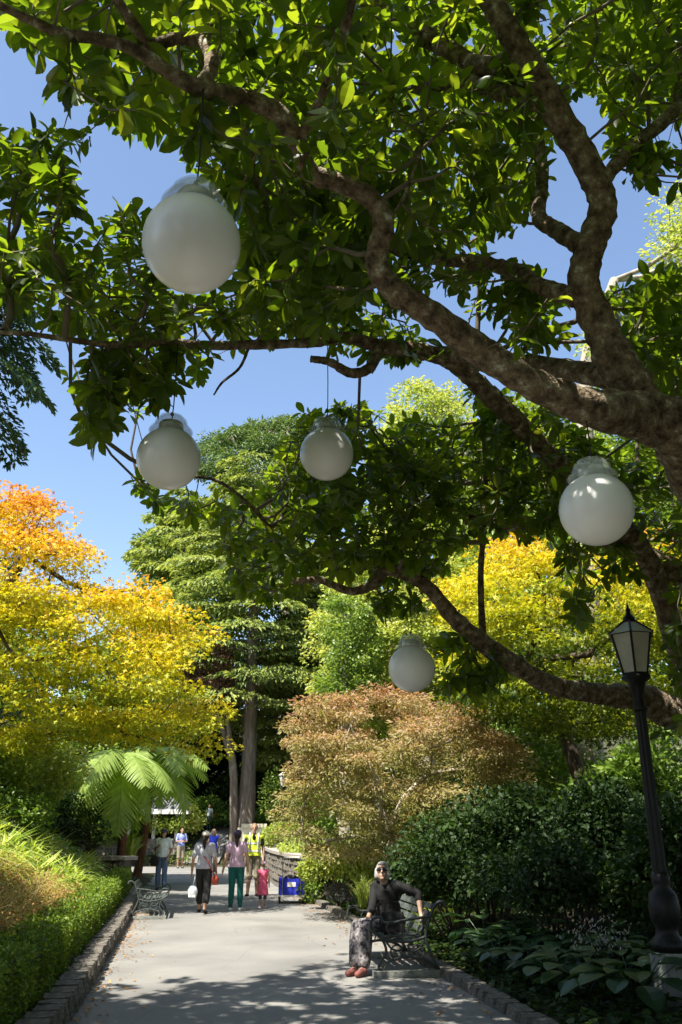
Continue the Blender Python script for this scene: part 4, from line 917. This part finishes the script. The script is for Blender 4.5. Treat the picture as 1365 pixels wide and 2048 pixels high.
for q in range(9): mb.tube([wloc(t)-V(0, 0, .05), wloc(t)*.4+pos[q*20]*.6+V(.03, 0, .1), pos[q*20]], .005, 4)
mb.build('stalks', M['hosta'], t)
# low ground cover and fallen leaves
n = 16000; y = rng.uniform(7.5, 23, n); x = xr(y)+.3+rng.rand(n)**1.3*5; z = height(x, y)+rng.rand(n)*.12
o = foliage('ground_cover', np.stack([x, y, z], 1), rsphere(n)*V(1, 1, .3), rsphere(n)*.5+V(0, 0, 1), .09*rng.uniform(.6, 1.4, n), .7, T_DIA, M['deep'], None, rng.rand(n)); tag(o, 'low dark ground cover under the shrubs on the right', 'ground cover')
n = 22000; y = rng.uniform(46.8, 60, n); x = rng.uniform(-16, 12, n); keep = ~((y < 51) & (np.abs(x+6.6) < 1.3)); x, y = x[keep], y[keep]; n = len(x); z = height(x, y)+rng.rand(n)*.3
o = foliage('bank_ground_cover', np.stack([x, y, z], 1), rsphere(n), rsphere(n)*.6+V(0, 0, 1), .2*rng.uniform(.6, 1.4, n), .6, T_DIA, M['green'], None, rng.rand(n)); tag(o, 'leafy ground cover on the bank behind the railing', 'ground cover')
n = 900; y = rng.uniform(8, 26, n); side = rng.rand(n) < .6; e = rng.exponential(.16, n)
x = np.where(side, xl(y)+.04+e, xr(y)-.04-e*1.4); pos = np.stack([x, y, np.full(n, .02)], 1)
o = foliage('fallen_leaves', pos, rsphere(n)*V(1, 1, .1), rsphere(n)*.4+V(0, 0, 1), .05*rng.uniform(.5, 1.4, n), .6, T_DIA, M['litter'], None, rng.rand(n)); tag(o, 'dry orange fallen leaves along the path edges', 'leaves')

# ---------------------------------------------------------------- lamp posts
def lamp_post(label, x, y, H, detail=True):
    z0 = float(height(x, y)); t = thing('lamp_post', label, 'lamp post', (x, y, z0), rz=.2); k = H/3.9
    MB().lathe([(.19, -.15), (.19, .38), (.175, .42)], 8).build('plinth', M['sleeper'], t, local=True)
    MB().lathe([(.16, .42), (.17, .5), (.11, .56), (.1, .62), (.135, .68), (.15, .8), (.13, .92), (.075, .98), (.09, 1.02), (.09, 1.07), (.07, 1.12)], 16).build('base', M['black_iron'], t, local=True, smooth=True)
    zl = H-.78
    MB().lathe([(.07, 1.12), (.064, 1.6), (.056, zl-.35)], 20, flute=.16).build('shaft', M['black_iron'], t, local=True)
    MB().lathe([(.056, zl-.35), (.075, zl-.33), (.06, zl-.28), (.05, zl-.2), (.07, zl-.12), (.09, zl-.05), (.15, zl-.01), (.15, zl+.02)], 16).build('capital', M['black_iron'], t, local=True, smooth=True)
    la = bpy.data.objects.new('lantern', None); COL.objects.link(la); la.parent = t; la.location = (0, 0, zl)
    R0, R1, h = .135, .225, .46
    hexp = lambda r, z, j, o=0: V(r*math.cos(math.pi/3*j+o), r*math.sin(math.pi/3*j+o), z)
    MB().lathe([(.15, .02), (.15, .045), (.05, .045)], 6).build('tray', M['black_iron'], la, local=True)
    for j in range(6):
        a, b, c, d = hexp(R0, .045, j), hexp(R0, .045, j+1), hexp(R1, h, j+1), hexp(R1, h, j); nn = nrm(np.cross(b-a, d-a))*.004
        q = [a, b, c, d]; MB().add([p*.985 for p in q]+[p*.985-nn for p in q], []) if False else None
        mb = MB(); mb.add([p*V(.98, .98, 1)+nn for p in q]+[p*V(.98, .98, 1)-nn for p in q], [(0, 1, 2, 3), (7, 6, 5, 4), (0, 4, 5, 1), (1, 5, 6, 2), (2, 6, 7, 3), (3, 7, 4, 0)]); mb.build('pane', M['pane'], la, local=True)
        MB().tube([a, d], .012, 6).build('frame_bar', M['black_iron'], la, local=True)
        MB().tube([d, c], .014, 6).build('frame_bar', M['black_iron'], la, local=True)
        e, f2, ap = hexp(R1+.035, h-.005, j), hexp(R1+.035, h-.005, j+1), V(0, 0, h+.19)
        p1, p2 = e*.18+ap*.82, f2*.18+ap*.82; n2 = nrm(np.cross(f2-e, ap-e))*.005
        mb = MB(); mb.add([e, f2, p2, p1, e-n2, f2-n2, p2-n2, p1-n2], [(0, 1, 2, 3), (7, 6, 5, 4), (0, 4, 5, 1), (1, 5, 6, 2), (2, 6, 7, 3), (3, 7, 4, 0)]); mb.build('roof_panel', M['pane'] if detail else M['steel'], la, local=True)
        MB().tube([e, p1+V(0, 0, .004)], .012, 6).build('frame_bar', M['black_iron'], la, local=True)
    MB().lathe([(.075, h+.13), (.06, h+.19), (.03, h+.22), (.022, h+.25), (.03, h+.27), (.012, h+.3), (0, h+.4)], 12).build('finial', M['black_iron'], la, local=True, smooth=True)
    return t
lamp_post('near black lamp post with frosted lantern at the right edge', 3.11, 9.0, 3.78)
q = W(568, 1570, 38); lamp_post('far small lamp post left of the copper maple', float(q[0]), 38.2, 4.3 if False else float(W(568, 1540, 38.2)[2])-float(height(q[0], 38.2))+.1)

# ---------------------------------------------------------------- benches
def bench(label, x, y, rz, iron, slat, L=1.65, sc_=1.0):
    t = thing('bench', label, 'bench', (x, y, .006), rz=rz, group='ornate iron benches beside the path'); t.scale = (sc_,)*3
    for sx in (-L/2, L/2):
        e = bpy.data.objects.new('end_frame', None); COL.objects.link(e); e.parent = t; e.location = (sx, 0, 0)
        def c(name, pts, r=.017, k=6):
            q = spline([(0, a, b) for a, b in pts], k); MB().tube(q, r, 7).build(name, iron, e, local=True, smooth=True)
        MB().box((0, .0, .035), (.11, .86, .07)).build('foot_beam', M['sleeper'], e, local=True)
        c('front_leg', [(-.33, .07), (-.36, .12), (-.27, .26), (-.30, .38), (-.37, .45)])
        c('back_leg', [(.37, .07), (.31, .18), (.24, .33), (.22, .44), (.26, .58), (.33, .74), (.40, .80), (.46, .79), (.47, .74)], .02)
        c('arch', [(-.3, .08), (-.22, .17), (0, .215), (.22, .17), (.34, .08)])
        c('seat_rail', [(-.37, .45), (-.24, .40), (0, .375), (.22, .42)], .019)
        c('armrest', [(-.37, .45), (-.45, .52), (-.43, .62), (-.33, .64), (-.29, .585), (-.16, .585), (.05, .62), (.29, .64)])
        c('scroll', [(-.28, .40), (-.2, .30), (-.1, .28), (-.05, .35), (-.12, .38)], .013)
        c('scroll', [(.2, .40), (.14, .30), (.05, .27), (.0, .33), (.06, .37)], .013)
        c('scroll', [(-.22, .60), (-.26, .52), (-.18, .44), (-.08, .46), (-.08, .56)], .013)
        c('scroll', [(.2, .62), (.18, .52), (.1, .45), (0, .46), (.02, .56)], .013)
        for a in (-.14, .12): q = [(0, a+.075*math.cos(u), .285-.0+.075*math.sin(u)-.02) for u in np.linspace(0, 6.28, 13)]; MB().tube(q, .011, 6).build('ring', iron, e, local=True, smooth=True)
    for a, b in ((-.33, .452), (-.22, .425), (-.10, .408), (.02, .404), (.14, .418)): MB().box((0, a, b), (L-.02, .085, .026)).build('seat_slat', slat, t, local=True)
    for a, b in ((.225, .50), (.255, .585), (.295, .67), (.345, .75)): MB().box((0, a-.028, b), (L-.02, .024, .07), Euler((-.45, 0, 0)).to_matrix()).build('back_slat', slat, t, local=True)
    return t
BR_RZ = -math.pi/2+.16
ca, sa = math.cos(BR_RZ), math.sin(BR_RZ)
def bench_origin(nx, ny, L=1.65, near=1): # near end foot front corner at (nx, ny)
    return nx, ny
# right bench: near end frame at local x=+L/2 (towards the camera)
RB = V(.80-(.825*ca), 11.32-(.825*sa)); bench('dark iron bench in the shade that the woman sits on', RB[0], RB[1], BR_RZ, M['iron'], M['slat'])
bench('weathered grey iron bench in the sun beside the hedge', -3.92, 19.1, math.pi/2+.16, M['iron_green'], M['slat'], sc_=.86)

# ---------------------------------------------------------------- trolley
p = G(582, 1806); t = thing('trolley', 'small trolley with bright blue fabric box and tall handle', 'trolley', (p[0], p[1], .012), rz=.08)
MB().box((0, 0, .17), (.62, .85, .035)).build('deck', M['white'], t, local=True)
bx = bpy.data.objects.new('box', None)
mb = MB(); mb.box((0, -.38, .37), (.60, .02, .36)); mb.box((0, .38, .37), (.60, .02, .36)); mb.box((-.29, 0, .37), (.02, .74, .36)); mb.box((.29, 0, .37), (.02, .74, .36)); mb.box((0, 0, .2), (.56, .74, .02)); bo = mb.build('box', M['bluebox'], t, local=True)
MB().box((0, -.396, .42), (.2, .006, .1)).build('label_patch', M['white'], bo, local=True)
MB().tube([(-.22, -.415, .19), (-.22, -.42, .98), (-.2, -.42, 1.02), (.2, -.42, 1.02), (.22, -.42, .98), (.22, -.415, .19)], .013, 8).build('handle', M['chrome'], t, local=True, smooth=True)
MB().tube([(-.19, -.42, 1.02), (.19, -.42, 1.02)], .02, 8).build('grip', M['white'], t, local=True)
for sx in (-.28, .28):
    for sy in (-.33, .33):
        w = MB().tube([(sx-.02, sy, .085), (sx+.02, sy, .085)], .085, 16).build('wheel', M['black'], t, local=True); MB().tube([(sx-.024, sy, .085), (sx+.024, sy, .085)], .04, 12).build('hub', M['chrome'], w, local=True)
        MB().box((sx*.9, sy, .13), (.03, .05, .06)).build('fork', M['chrome'], t, local=True)
mb = MB()
for i in range(9): mb.sphere((random.uniform(-.2, .2), random.uniform(-.28, .28), random.uniform(.5, .58)), (.09, .1, .06), 8, 6)
tag(mb.build('dark_bags', M['black'], None, smooth=True), 'dark bundle of bags lying in the blue trolley box', 'bag').location = (p[0], p[1], .012)

# ---------------------------------------------------------------- people
def remesh(name, mb, voxel, mat, parent, smooth_it=3, zcut=None):
    me = bpy.data.meshes.new('tmp'); me.from_pydata(mb.v, [], mb.f); me.update()
    o = bpy.data.objects.new('tmp', me); COL.objects.link(o)
    m = o.modifiers.new('r', 'REMESH'); m.mode = 'VOXEL'; m.voxel_size = voxel; m.use_smooth_shade = True
    s = o.modifiers.new('s', 'SMOOTH'); s.iterations = smooth_it; s.factor = .5
    dg = bpy.context.evaluated_depsgraph_get(); new = bpy.data.meshes.new_from_object(o.evaluated_get(dg)); new.name = name
    bpy.data.objects.remove(o); bpy.data.meshes.remove(me)
    if zcut:
        import bmesh
        bm = bmesh.new(); bm.from_mesh(new); bmesh.ops.delete(bm, geom=[v for v in bm.verts if not (zcut[0] < v.co.z < zcut[1])], context='VERTS'); bm.to_mesh(new); bm.free()
    new.materials.clear(); new.materials.append(mat)
    r = bpy.data.objects.new(name, new); COL.objects.link(r); r.parent = parent; return r
SKIN = surf('skin', (.42, .25, .17), (.5, .31, .22), .5, 12, sss=0.0)
SKIN2 = surf('tanned_skin', (.32, .18, .11), (.4, .23, .15), .5, 12)
def cloth(name, c, **k): return surf('cloth_'+name, tuple(x*.82 for x in c), tuple(min(1, x*1.1) for x in c), .85, 9, .25, 60, **k)
STAND = dict(hipL=(-.09, 0, .90), hipR=(.09, 0, .90), kneeL=(-.095, .02, .49), kneeR=(.095, .02, .49), ankL=(-.1, -.02, .08), ankR=(.1, -.02, .08), toeL=(-.12, .14, .03), toeR=(.12, .14, .03),
    shL=(-.17, 0, 1.385), shR=(.17, 0, 1.385), elL=(-.235, -.03, 1.11), elR=(.235, -.03, 1.11), wrL=(-.25, .06, .87), wrR=(.25, .06, .87), pel=(0, 0, .95), bel=(0, .0, 1.09), che=(0, 0, 1.27), nk=(0, -.005, 1.45), hd=(0, .02, 1.575))
WALK = dict(kneeL=(-.095, .14, .50), ankL=(-.1, .16, .09), toeL=(-.11, .32, .05), kneeR=(.095, -.02, .49), ankR=(.1, -.22, .12), toeR=(.11, -.08, .03), elL=(-.235, -.09, 1.12), wrL=(-.245, -.04, .88), elR=(.235, .02, 1.12), wrR=(.24, .14, .9))
def person(label, x, y, H, rz, J=None, shirt=None, sleeve=.6, pants=None, legs=2.0, wide=0.0, shoes=None, skin=SKIN, hair=None, hairstyle='short', hat=None, hips=1.0, should=1.0, girth=1.0, voxel=.012, z=0.0, gaze=None, extra=None, dress=None, name='person', fingers=True, collar=1.37):
    D = dict(STAND); D.update(J or {}); k = H/1.70
    D = {a: np.array(b, float)*k for a, b in D.items()}
    t = thing(name, label, 'person', (x, y, z), rz); g = girth*k
    def torso(mb, e, low=True, top=True):
        if low: mb.sphere(D['pel'], (.165*hips*g+e, .118*g+e, .125*k+e), 14, 10)
        mb.sphere(D['bel'], (.145*g+e, .108*g+e, .15*k+e), 14, 10); mb.sphere(D['che'], (.158*g*should+e, .115*g+e, .165*k+e), 14, 10)
        if low: mb.capsule(D['pel'], .12*g+e, D['bel'], .115*g+e)
        mb.capsule(D['bel'], .112*g+e, D['che'], .118*g+e)
        for s in 'LR': mb.capsule(D['che']*.35+D['sh'+s]*.65, .062*g+e, D['sh'+s], .052*g+e); mb.capsule(D['che'], .09*g+e, D['sh'+s]*.8+D['nk']*.2, .052*g+e)
    def arm(mb, s, e, frac):
        a, b, c = D['sh'+s], D['el'+s], D['wr'+s]
        f = min(1, frac); mb.capsule(a, .05*g+e, a+(b-a)*f, (.05-.011*f)*g+e)
        if frac > 1: f = frac-1; mb.capsule(b, .039*g+e, b+(c-b)*f, (.039-.012*f)*g+e)
    def leg(mb, s, e, frac, w=0):
        a, b, c = D['hip'+s], D['knee'+s], D['ank'+s]
        f = min(1, frac); mb.capsule(a, .087*g+e, a+(b-a)*f, (.087-.029*f)*g+e+w*f*.5)
        if frac > 1: f = frac-1; mb.capsule(b, .058*g+e+w*.5, b+(c-b)*f*.45, .056*g+e+w*.8); mb.capsule(b+(c-b)*f*.45, .056*g+e+w*.8, b+(c-b)*f, (.056-.02*f)*g+e+w)
    mb = MB(); torso(mb, 0)
    gz = nrm(np.array(gaze if gaze is not None else (0, 1, 0), float)); up = V(0, 0, 1)-gz*gz[2]; up = nrm(up); sd = np.cross(gz, up)
    Rm = np.stack([sd, gz, up], 1); hd = D['hd']
    hp = lambda a, b, c: hd+Rm@(V(a, b, c)*k)
    mb.capsule(D['nk']-V(0, 0, .05*k), .058*k, hp(0, -.015, -.06), .05*k)
    mb.sphere(hp(0, -.005, .025), V(.074, .092, .09)*k, 14, 10, Rm); mb.sphere(hp(0, .022, -.045), V(.056, .066, .068)*k, 12, 8, Rm)
    mb.capsule(hp(0, .088, .01), .011*k, hp(0, .108, -.022), .015*k, 6); mb.sphere(hp(0, .082, -.058), V(.024, .012, .012)*k, 8, 6, Rm); mb.sphere(hp(0, .07, -.095), V(.026, .024, .02)*k, 8, 6, Rm)
    for q in (-1, 1): mb.sphere(hp(q*.076, -.005, -.005), V(.012, .022, .032)*k, 8, 6, Rm)
    for s, q in (('L', -1), ('R', 1)):
        arm(mb, s, 0, 2.0); leg(mb, s, 0, 2.0); mb.capsule(D['ank'+s]-V(0, 0, .02*k), .036*k, D['toe'+s], .028*k); mb.capsule(D['ank'+s], .034*k, D['ank'+s]*1.0-V(0, .03, .045)*k, .032*k)
        w = D['wr'+s]; f = nrm(w-D['el'+s]); a = nrm(np.cross(f, V(1, 0, 0)*q)+1e-6); b2 = np.cross(a, f)
        palm = w+f*.05*k; mb.capsule(w+f*.01, .024*k, palm+f*.03*k, .028*k)
        if fingers:
            for j in range(4):
                o = a*(j-1.5)*.019*k; r0 = palm+f*.045*k+o; ln = (.068, .078, .072, .055)[j]*k; m = r0+f*ln*.55-b2*q*0; e2 = m+nrm(f+b2*(.7 if q > 0 else -.7)*-q)*ln*.5
                mb.capsule(r0, .0095*k, m, .009*k, 6); mb.capsule(m, .009*k, e2, .008*k, 6)
            th = w+f*.035*k+a*-.026*k; th2 = th+nrm(f*.8-a*.9)*.04*k; mb.capsule(th, .012*k, th2, .0105*k, 6); mb.capsule(th2, .0105*k, th2+nrm(f-a*.25)*.03*k, .009*k, 6)
    remesh('body', mb, voxel, skin, t, 2)
    for q in (-1, 1): MB().sphere(hp(q*.03, .083, .012), V(.012, .008, .007)*k, 8, 6, Rm).build('eye', M['black'], t, local=True)
    if pants:
        mb = MB(); mb.sphere(D['pel'], (.165*hips*g+.012, .118*g+.012, .125*k), 14, 10); mb.capsule(D['pel'], .125*g, D['pel']*.6+D['bel']*.4, .122*g)
        for s in 'LR': leg(mb, s, .011*k, legs, wide)
        remesh('trousers', mb, voxel*1.1, pants, t)
    if shirt:
        mb = MB(); torso(mb, .014*k)
        for s in 'LR': arm(mb, s, .014*k, sleeve) if sleeve > 0 else None
        remesh('shirt', mb, voxel*1.1, shirt, t, zcut=(D['pel'][2]-.04*k, 9) if not dress else None)
    if dress:
        mb = MB(); torso(mb, .016*k); mb.lathe([(.24*k, .5*k), (.235*k, .52*k), (.17*k, 1.0*k), (.1*k, 1.15*k)], 20); remesh('dress', mb, voxel*1.1, dress, t)
    if shoes:
        for s in 'LR':
            mb = MB(); mb.capsule(D['ank'+s]-V(0, .025, .04)*k, .042*k, D['toe'+s]+V(0, 0, .008)*k, .036*k); mb.box((D['ank'+s]*.45+D['toe'+s]*.55)*V(1, 1, 0)+V(0, 0, min(D['ank'+s][2], D['toe'+s][2]+.05)*.5-.012), (.075*k, .2*k, .03*k)) if False else None
            remesh('shoe', mb, voxel, shoes, t, 2)
    if hair:
        mb = MB(); mb.sphere(hp(0, -.018, .042), V(.083, .09, .086)*k, 14, 10, Rm)
        if hairstyle == 'short': mb.sphere(hp(0, -.05, 0), V(.078, .055, .075)*k, 12, 8, Rm)
        if hairstyle == 'pony':
            mb.sphere(hp(0, -.05, 0), V(.078, .055, .075)*k, 12, 8, Rm); mb.capsule(hp(0, -.10, .0), .035*k, hp(0, -.135, -.09), .045*k); mb.capsule(hp(0, -.135, -.09), .045*k, hp(.01, -.12, -.28), .022*k)
        if hairstyle == 'bob':
            for q in (-1, 1): mb.capsule(hp(q*.066, -.01, .02), .034*k, hp(q*.07, .0, -.055), .034*k); mb.sphere(hp(0, -.06, -.03), V(.085, .05, .085)*k, 12, 8, Rm)
            mb.sphere(hp(0, .05, .085), V(.06, .04, .028)*k, 10, 6, Rm)
        if hairstyle == 'long':
            for q in (-1, 1): mb.capsule(hp(q*.066, -.02, .02), .034*k, hp(q*.085, -.01, -.15), .03*k)
            mb.capsule(hp(0, -.06, 0), .06*k, hp(0, -.08, -.16), .05*k)
        remesh('hair', mb, voxel*.9, hair, t, 2)
    if hat:
        mb = MB(); mb.sphere(hp(0, -.012, .062), V(.092, .106, .075)*k, 16, 10, Rm); c = hat.get('brim', 1)
        mb.sphere(hp(0, .115*c, .042), V(.072, .075, .012)*k, 14, 6, Rm); remesh('cap', mb, voxel*.8, hat['m'], t, 2)
    if extra: extra(t, D, k, hp, torso, arm, leg)
    return t
C = {n: cloth(n, c) for n, c in dict(grey=(.42, .41, .45), lilac=(.55, .38, .48), teal=(.008, .10, .09), black=(.018, .017, .017), white=(.72, .78, .78), jeans=(.10, .15, .25), khaki=(.26, .22, .15), hivis=(.68, .80, .05), pink=(.78, .12, .22), blue=(.03, .06, .55), darkgrey=(.07, .07, .08), cream=(.7, .66, .55), navy=(.06, .05, .09), pinkhat=(.85, .55, .62), redbag=(.35, .06, .03), silver=(.7, .7, .68), orange=(.75, .18, .03), sandal=(.22, .08, .065)).items()}
C['dkhair'] = cloth('dark_hair', (.025, .016, .012)); C['brhair'] = cloth('brown_hair', (.22, .12, .06)); C['blond'] = cloth('blond_hair', (.45, .3, .15)); C['whhair'] = cloth('white_hair', (.36, .345, .32))
def check_mat():
    m, n, l = new_mat('checked_shirt'); o = n.new('ShaderNodeOutputMaterial'); b = n.new('ShaderNodeBsdfPrincipled'); l.new(b.outputs[0], o.inputs[0]); b.inputs['Roughness'].default_value = .85
    tc = n.new('ShaderNodeTexCoord'); outs = []
    for ax in 'XZ':
        w = n.new('ShaderNodeTexWave'); w.bands_direction = ax; w.inputs['Scale'].default_value = 5; l.new(tc.outputs['Object'], w.inputs[0]); r = ramp(n, [(.4, (.06, .11, .42)), (.62, (.45, .5, .75))]); l.new(w.outputs[0], r.inputs[0]); outs.append(r)
    mx = n.new('ShaderNodeMixRGB'); mx.inputs[0].default_value = .5; l.new(outs[0].outputs[0], mx.inputs[1]); l.new(outs[1].outputs[0], mx.inputs[2]); l.new(mx.outputs[0], b.inputs['Base Color']); return m
C['check'] = check_mat()
C['pattern'] = surf('patterned_trousers', None, stops=[(.4, (.04, .036, .04)), (.5, (.17, .15, .15)), (.62, (.32, .29, .28))], rough=.85, scale=22, detail=3)
def pt(px, py): p = G(px, py); return float(p[0]), float(p[1])
def strap_bag(mat_s, mat_b, side, drop=.55, size=(.22, .09, .16)):
    def f(t, D, k, hp, torso, arm, leg):
        a = D['shL' if side > 0 else 'shR']*V(.7, 1, 1)+V(0, 0, .065*k); b = V(side*.2*k, 0, .92*k)
        MB().tube(spline([b+V(0, .02, 0), V(.05*side, .15, 1.2)*k, a+V(0, .0, .02), V(.05*side, -.15, 1.2)*k, b-V(0, .02, 0)], 6), .014*k, 6).build('strap', mat_s, t, local=True)
        MB().box(b+V(side*.06, 0, -.06)*k, size).build('bag', mat_b, t, local=True)
    return f
x, y = pt(404, 1828)
bag = strap_bag(C['redbag'], C['redbag'], 1)
person('woman in grey shirt and white cap walking away with bags', x, y, 1.63, -.06, dict(WALK, wrL=(-.27, .0, .86)), shirt=C['grey'], sleeve=.75, pants=C['black'], legs=1.62, wide=.02, skin=SKIN2, hair=C['dkhair'], hairstyle='pony', hat=dict(m=C['cream']), hips=1.08, should=.95, girth=1.04, shoes=C['black'])
def worn_bag(name, label, px, py, y, size, mat, strap=None):
    p = W(px, py, y); mb = MB(); s = np.array(size)
    mb.sphere(p, s*V(.55, .5, .5), 14, 10); mb.box(p-V(0, 0, s[2]*.1), s*V(.85, .8, .75), taper=.85)
    t = thing(name, label, 'bag', p-V(0, 0, s[2]/2))
    v = MB(); v.v = [tuple(np.array(a)-wloc(t)) for a in mb.v]; v.f = mb.f; remesh('bag', v, .015, mat, t, 4)
    if strap: MB().tube(spline(strap, 6), .012, 6).build('strap', mat, t)
    return t
q = wloc(None)
worn_bag('plastic_bag', 'crumpled white plastic bag in the grey shirted woman\'s hand', 386, 1783, y+.02, (.2, .15, .26), C['white'], [W(392, 1748, y+.02), W(389, 1762, y+.02), W(386, 1772, y+.02)])
worn_bag('shoulder_bag', 'red brown shoulder bag at the grey shirted woman\'s hip', 431, 1760, y-.02, (.14, .2, .2), C['redbag'], [W(408, 1712, y-.12), W(416, 1722, y-.17), W(424, 1740, y-.17), W(431, 1755, y-.06)])
x, y = pt(470, 1823)
person('woman in lilac top and teal leggings walking away', x, y, 1.65, -.03, dict(WALK, kneeL=(-.095, .02, .49), ankL=(-.1, -.03, .08), toeL=(-.11, .13, .03), kneeR=(.095, .05, .49), ankR=(.105, .03, .08), toeR=(.12, .19, .03), wrL=(-.30, .02, .88)), shirt=C['lilac'], sleeve=.5, pants=C['teal'], legs=1.92, shoes=C['white'], hair=C['dkhair'], hairstyle='pony', hat=dict(m=C['navy']), hips=1.16, should=.95, girth=1.06)
x, y = pt(525, 1817)
person('little girl in pink dress and pale cap', x, y, .95, .1, dict(hd=(0, .02, 1.62), elL=(-.23, .05, 1.15), wrL=(-.2, .1, .95)), dress=C['pink'], pants=C['darkgrey'], legs=1.35, shoes=C['pinkhat'], hair=C['brhair'], hat=dict(m=C['pinkhat']), voxel=.010, girth=1.12)
def vest(t, D, k, hp, torso, arm, leg):
    mb = MB(); torso(mb, .03*k); v = remesh('vest', mb, .013, C['hivis'], t, zcut=(.93*k, 1.43*k))
    for z0 in (1.02, 1.2): mb = MB(); torso(mb, .036*k); remesh('reflective_band', mb, .013, C['silver'], v, zcut=(z0*k, (z0+.05)*k))
    for q in (-1, 1): MB().tube(spline([(q*.1*k, .12*k, 1.02*k), (q*.105*k, .15*k, 1.25*k), (q*.11*k, .11*k, 1.4*k), (q*.11*k, -.02*k, 1.46*k)], 6), .02*k, 6).build('reflective_band', C['silver'], v, local=True)
    MB().sphere((0, .13*k, 1.37*k), V(.05, .035, .07)*k, 10, 8).build('collar', C['black'], t, local=True)
x, y = pt(505, 1793)
person('tall man in yellow reflective vest and khaki shorts facing us', x, y, 1.84, math.pi+.05, dict(wrL=(-.24, .08, .9), wrR=(.25, .05, .88), ankR=(.12, .05, .08), toeR=(.14, .21, .03)), shirt=C['black'], sleeve=.62, pants=C['khaki'], legs=1.08, wide=.03, shoes=C['black'], skin=SKIN2, hair=C['brhair'], extra=vest)
x, y = pt(321, 1781)
person('man in pale shirt, jeans and cap standing by the wall', x, y, 1.70, math.pi-.1, dict(elR=(.25, .02, 1.13), wrR=(.12, .18, 1.2), elL=(-.26, -.03, 1.12), wrL=(-.2, .08, .92)), shirt=C['white'], sleeve=.68, pants=C['jeans'], legs=1.95, wide=.012, shoes=C['black'], skin=SKIN2, hair=C['dkhair'], hat=dict(m=C['navy']), girth=1.08)
worn_bag('camera_bag', 'black shoulder bag of the man in the pale shirt', 310, 1722, y-.22, (.26, .14, .3), C['black'], [W(313, 1682, y-.12), W(312, 1695, y-.18), W(312, 1710, y-.2)])
p = W(363, 1690, 44); person('man in blue checked shirt and shorts before the railing', p[0], 44.0, 1.82, math.pi+.5, dict(wrR=(.05, .25, 1.13), elR=(.25, .03, 1.12), wrL=(0, .25, 1.1), elL=(-.25, .03, 1.12)), shirt=C['check'], sleeve=.8, pants=C['khaki'], legs=1.1, wide=.03, shoes=C['darkgrey'], skin=SKIN2, hair=C['dkhair'], voxel=.018, fingers=False)
p = W(427, 1690, 37); person('fair haired woman in bright blue tank top coming forward', p[0], 37.0, 1.74, math.pi, dict(WALK), shirt=C['blue'], sleeve=0, pants=C['darkgrey'], legs=1.9, shoes=C['darkgrey'], hair=C['blond'], hairstyle='long', voxel=.016, fingers=False)
p = W(416, 1690, 49.6); person('small distant figure in pale top by the cedar trunk', p[0], 49.6, 1.35, math.pi, None, shirt=C['white'], sleeve=.6, pants=C['jeans'], legs=1.9, shoes=C['black'], hair=C['brhair'], voxel=.018, fingers=False, z=float(height(p[0], 49.6)))

# seated woman (joints given in world metres relative to her base)
sx, sy = .46, 11.78
def rel(a): return tuple((np.array(a)-V(sx, sy, 0)))
SEAT = dict(pel=(.62, 11.82, .56), bel=(.60, 11.80, .70), che=(.585, 11.77, .87), nk=(.56, 11.74, 1.02), hd=(.525, 11.71, 1.135),
    hipL=(.63, 11.73, .53), hipR=(.55, 11.90, .53), kneeL=(.30, 11.42, .53), kneeR=(.20, 11.56, .52), ankL=(.27, 11.34, .11), ankR=(.17, 11.42, .10), toeL=(.19, 11.20, .04), toeR=(.08, 11.28, .04),
    shL=(.73, 11.69, .965), shR=(.43, 11.78, .955), elL=(.97, 11.72, .88), wrL=(.99, 11.60, .655), elR=(.385, 11.66, .70), wrR=(.31, 11.50, .57))
SEAT = {a: rel(b) for a, b in SEAT.items()}
def shades(t, D, k, hp, torso, arm, leg):
    for q in (-1, 1): MB().sphere(hp(q*.034, .088, .012), V(.03, .012, .026), 12, 8).build('sunglass_lens', M['black'], t, local=True)
    MB().tube([hp(-.075, .03, .02), hp(-.06, .09, .02), hp(.06, .09, .02), hp(.075, .03, .02)], .005, 6).build('sunglass_frame', M['white'], t, local=True)
person('white haired woman in black top seated on the shaded bench', sx, sy, 1.7, 0, SEAT, shirt=C['black'], sleeve=1.25, pants=C['pattern'], legs=1.88, wide=.035, shoes=C['sandal'], hair=C['whhair'], hairstyle='bob', gaze=(-.12, -1, .22), extra=shades, voxel=.009, should=.92, girth=.98)
t = thing('handbag', 'black handbag resting on the bench beside the near armrest', 'bag', (.63, 11.48, .46))
mb = MB(); mb.box((0, 0, .12), (.3, .15, .22), taper=.9); mb.sphere((0, 0, .13), (.17, .09, .12)); remesh('bag', mb, .012, C['black'], t, 4)
MB().tube(spline([(-.1, 0, .22), (-.07, 0, .33), (.07, 0, .33), (.1, 0, .22)], 6), .01, 6).build('handle', C['black'], t, local=True)
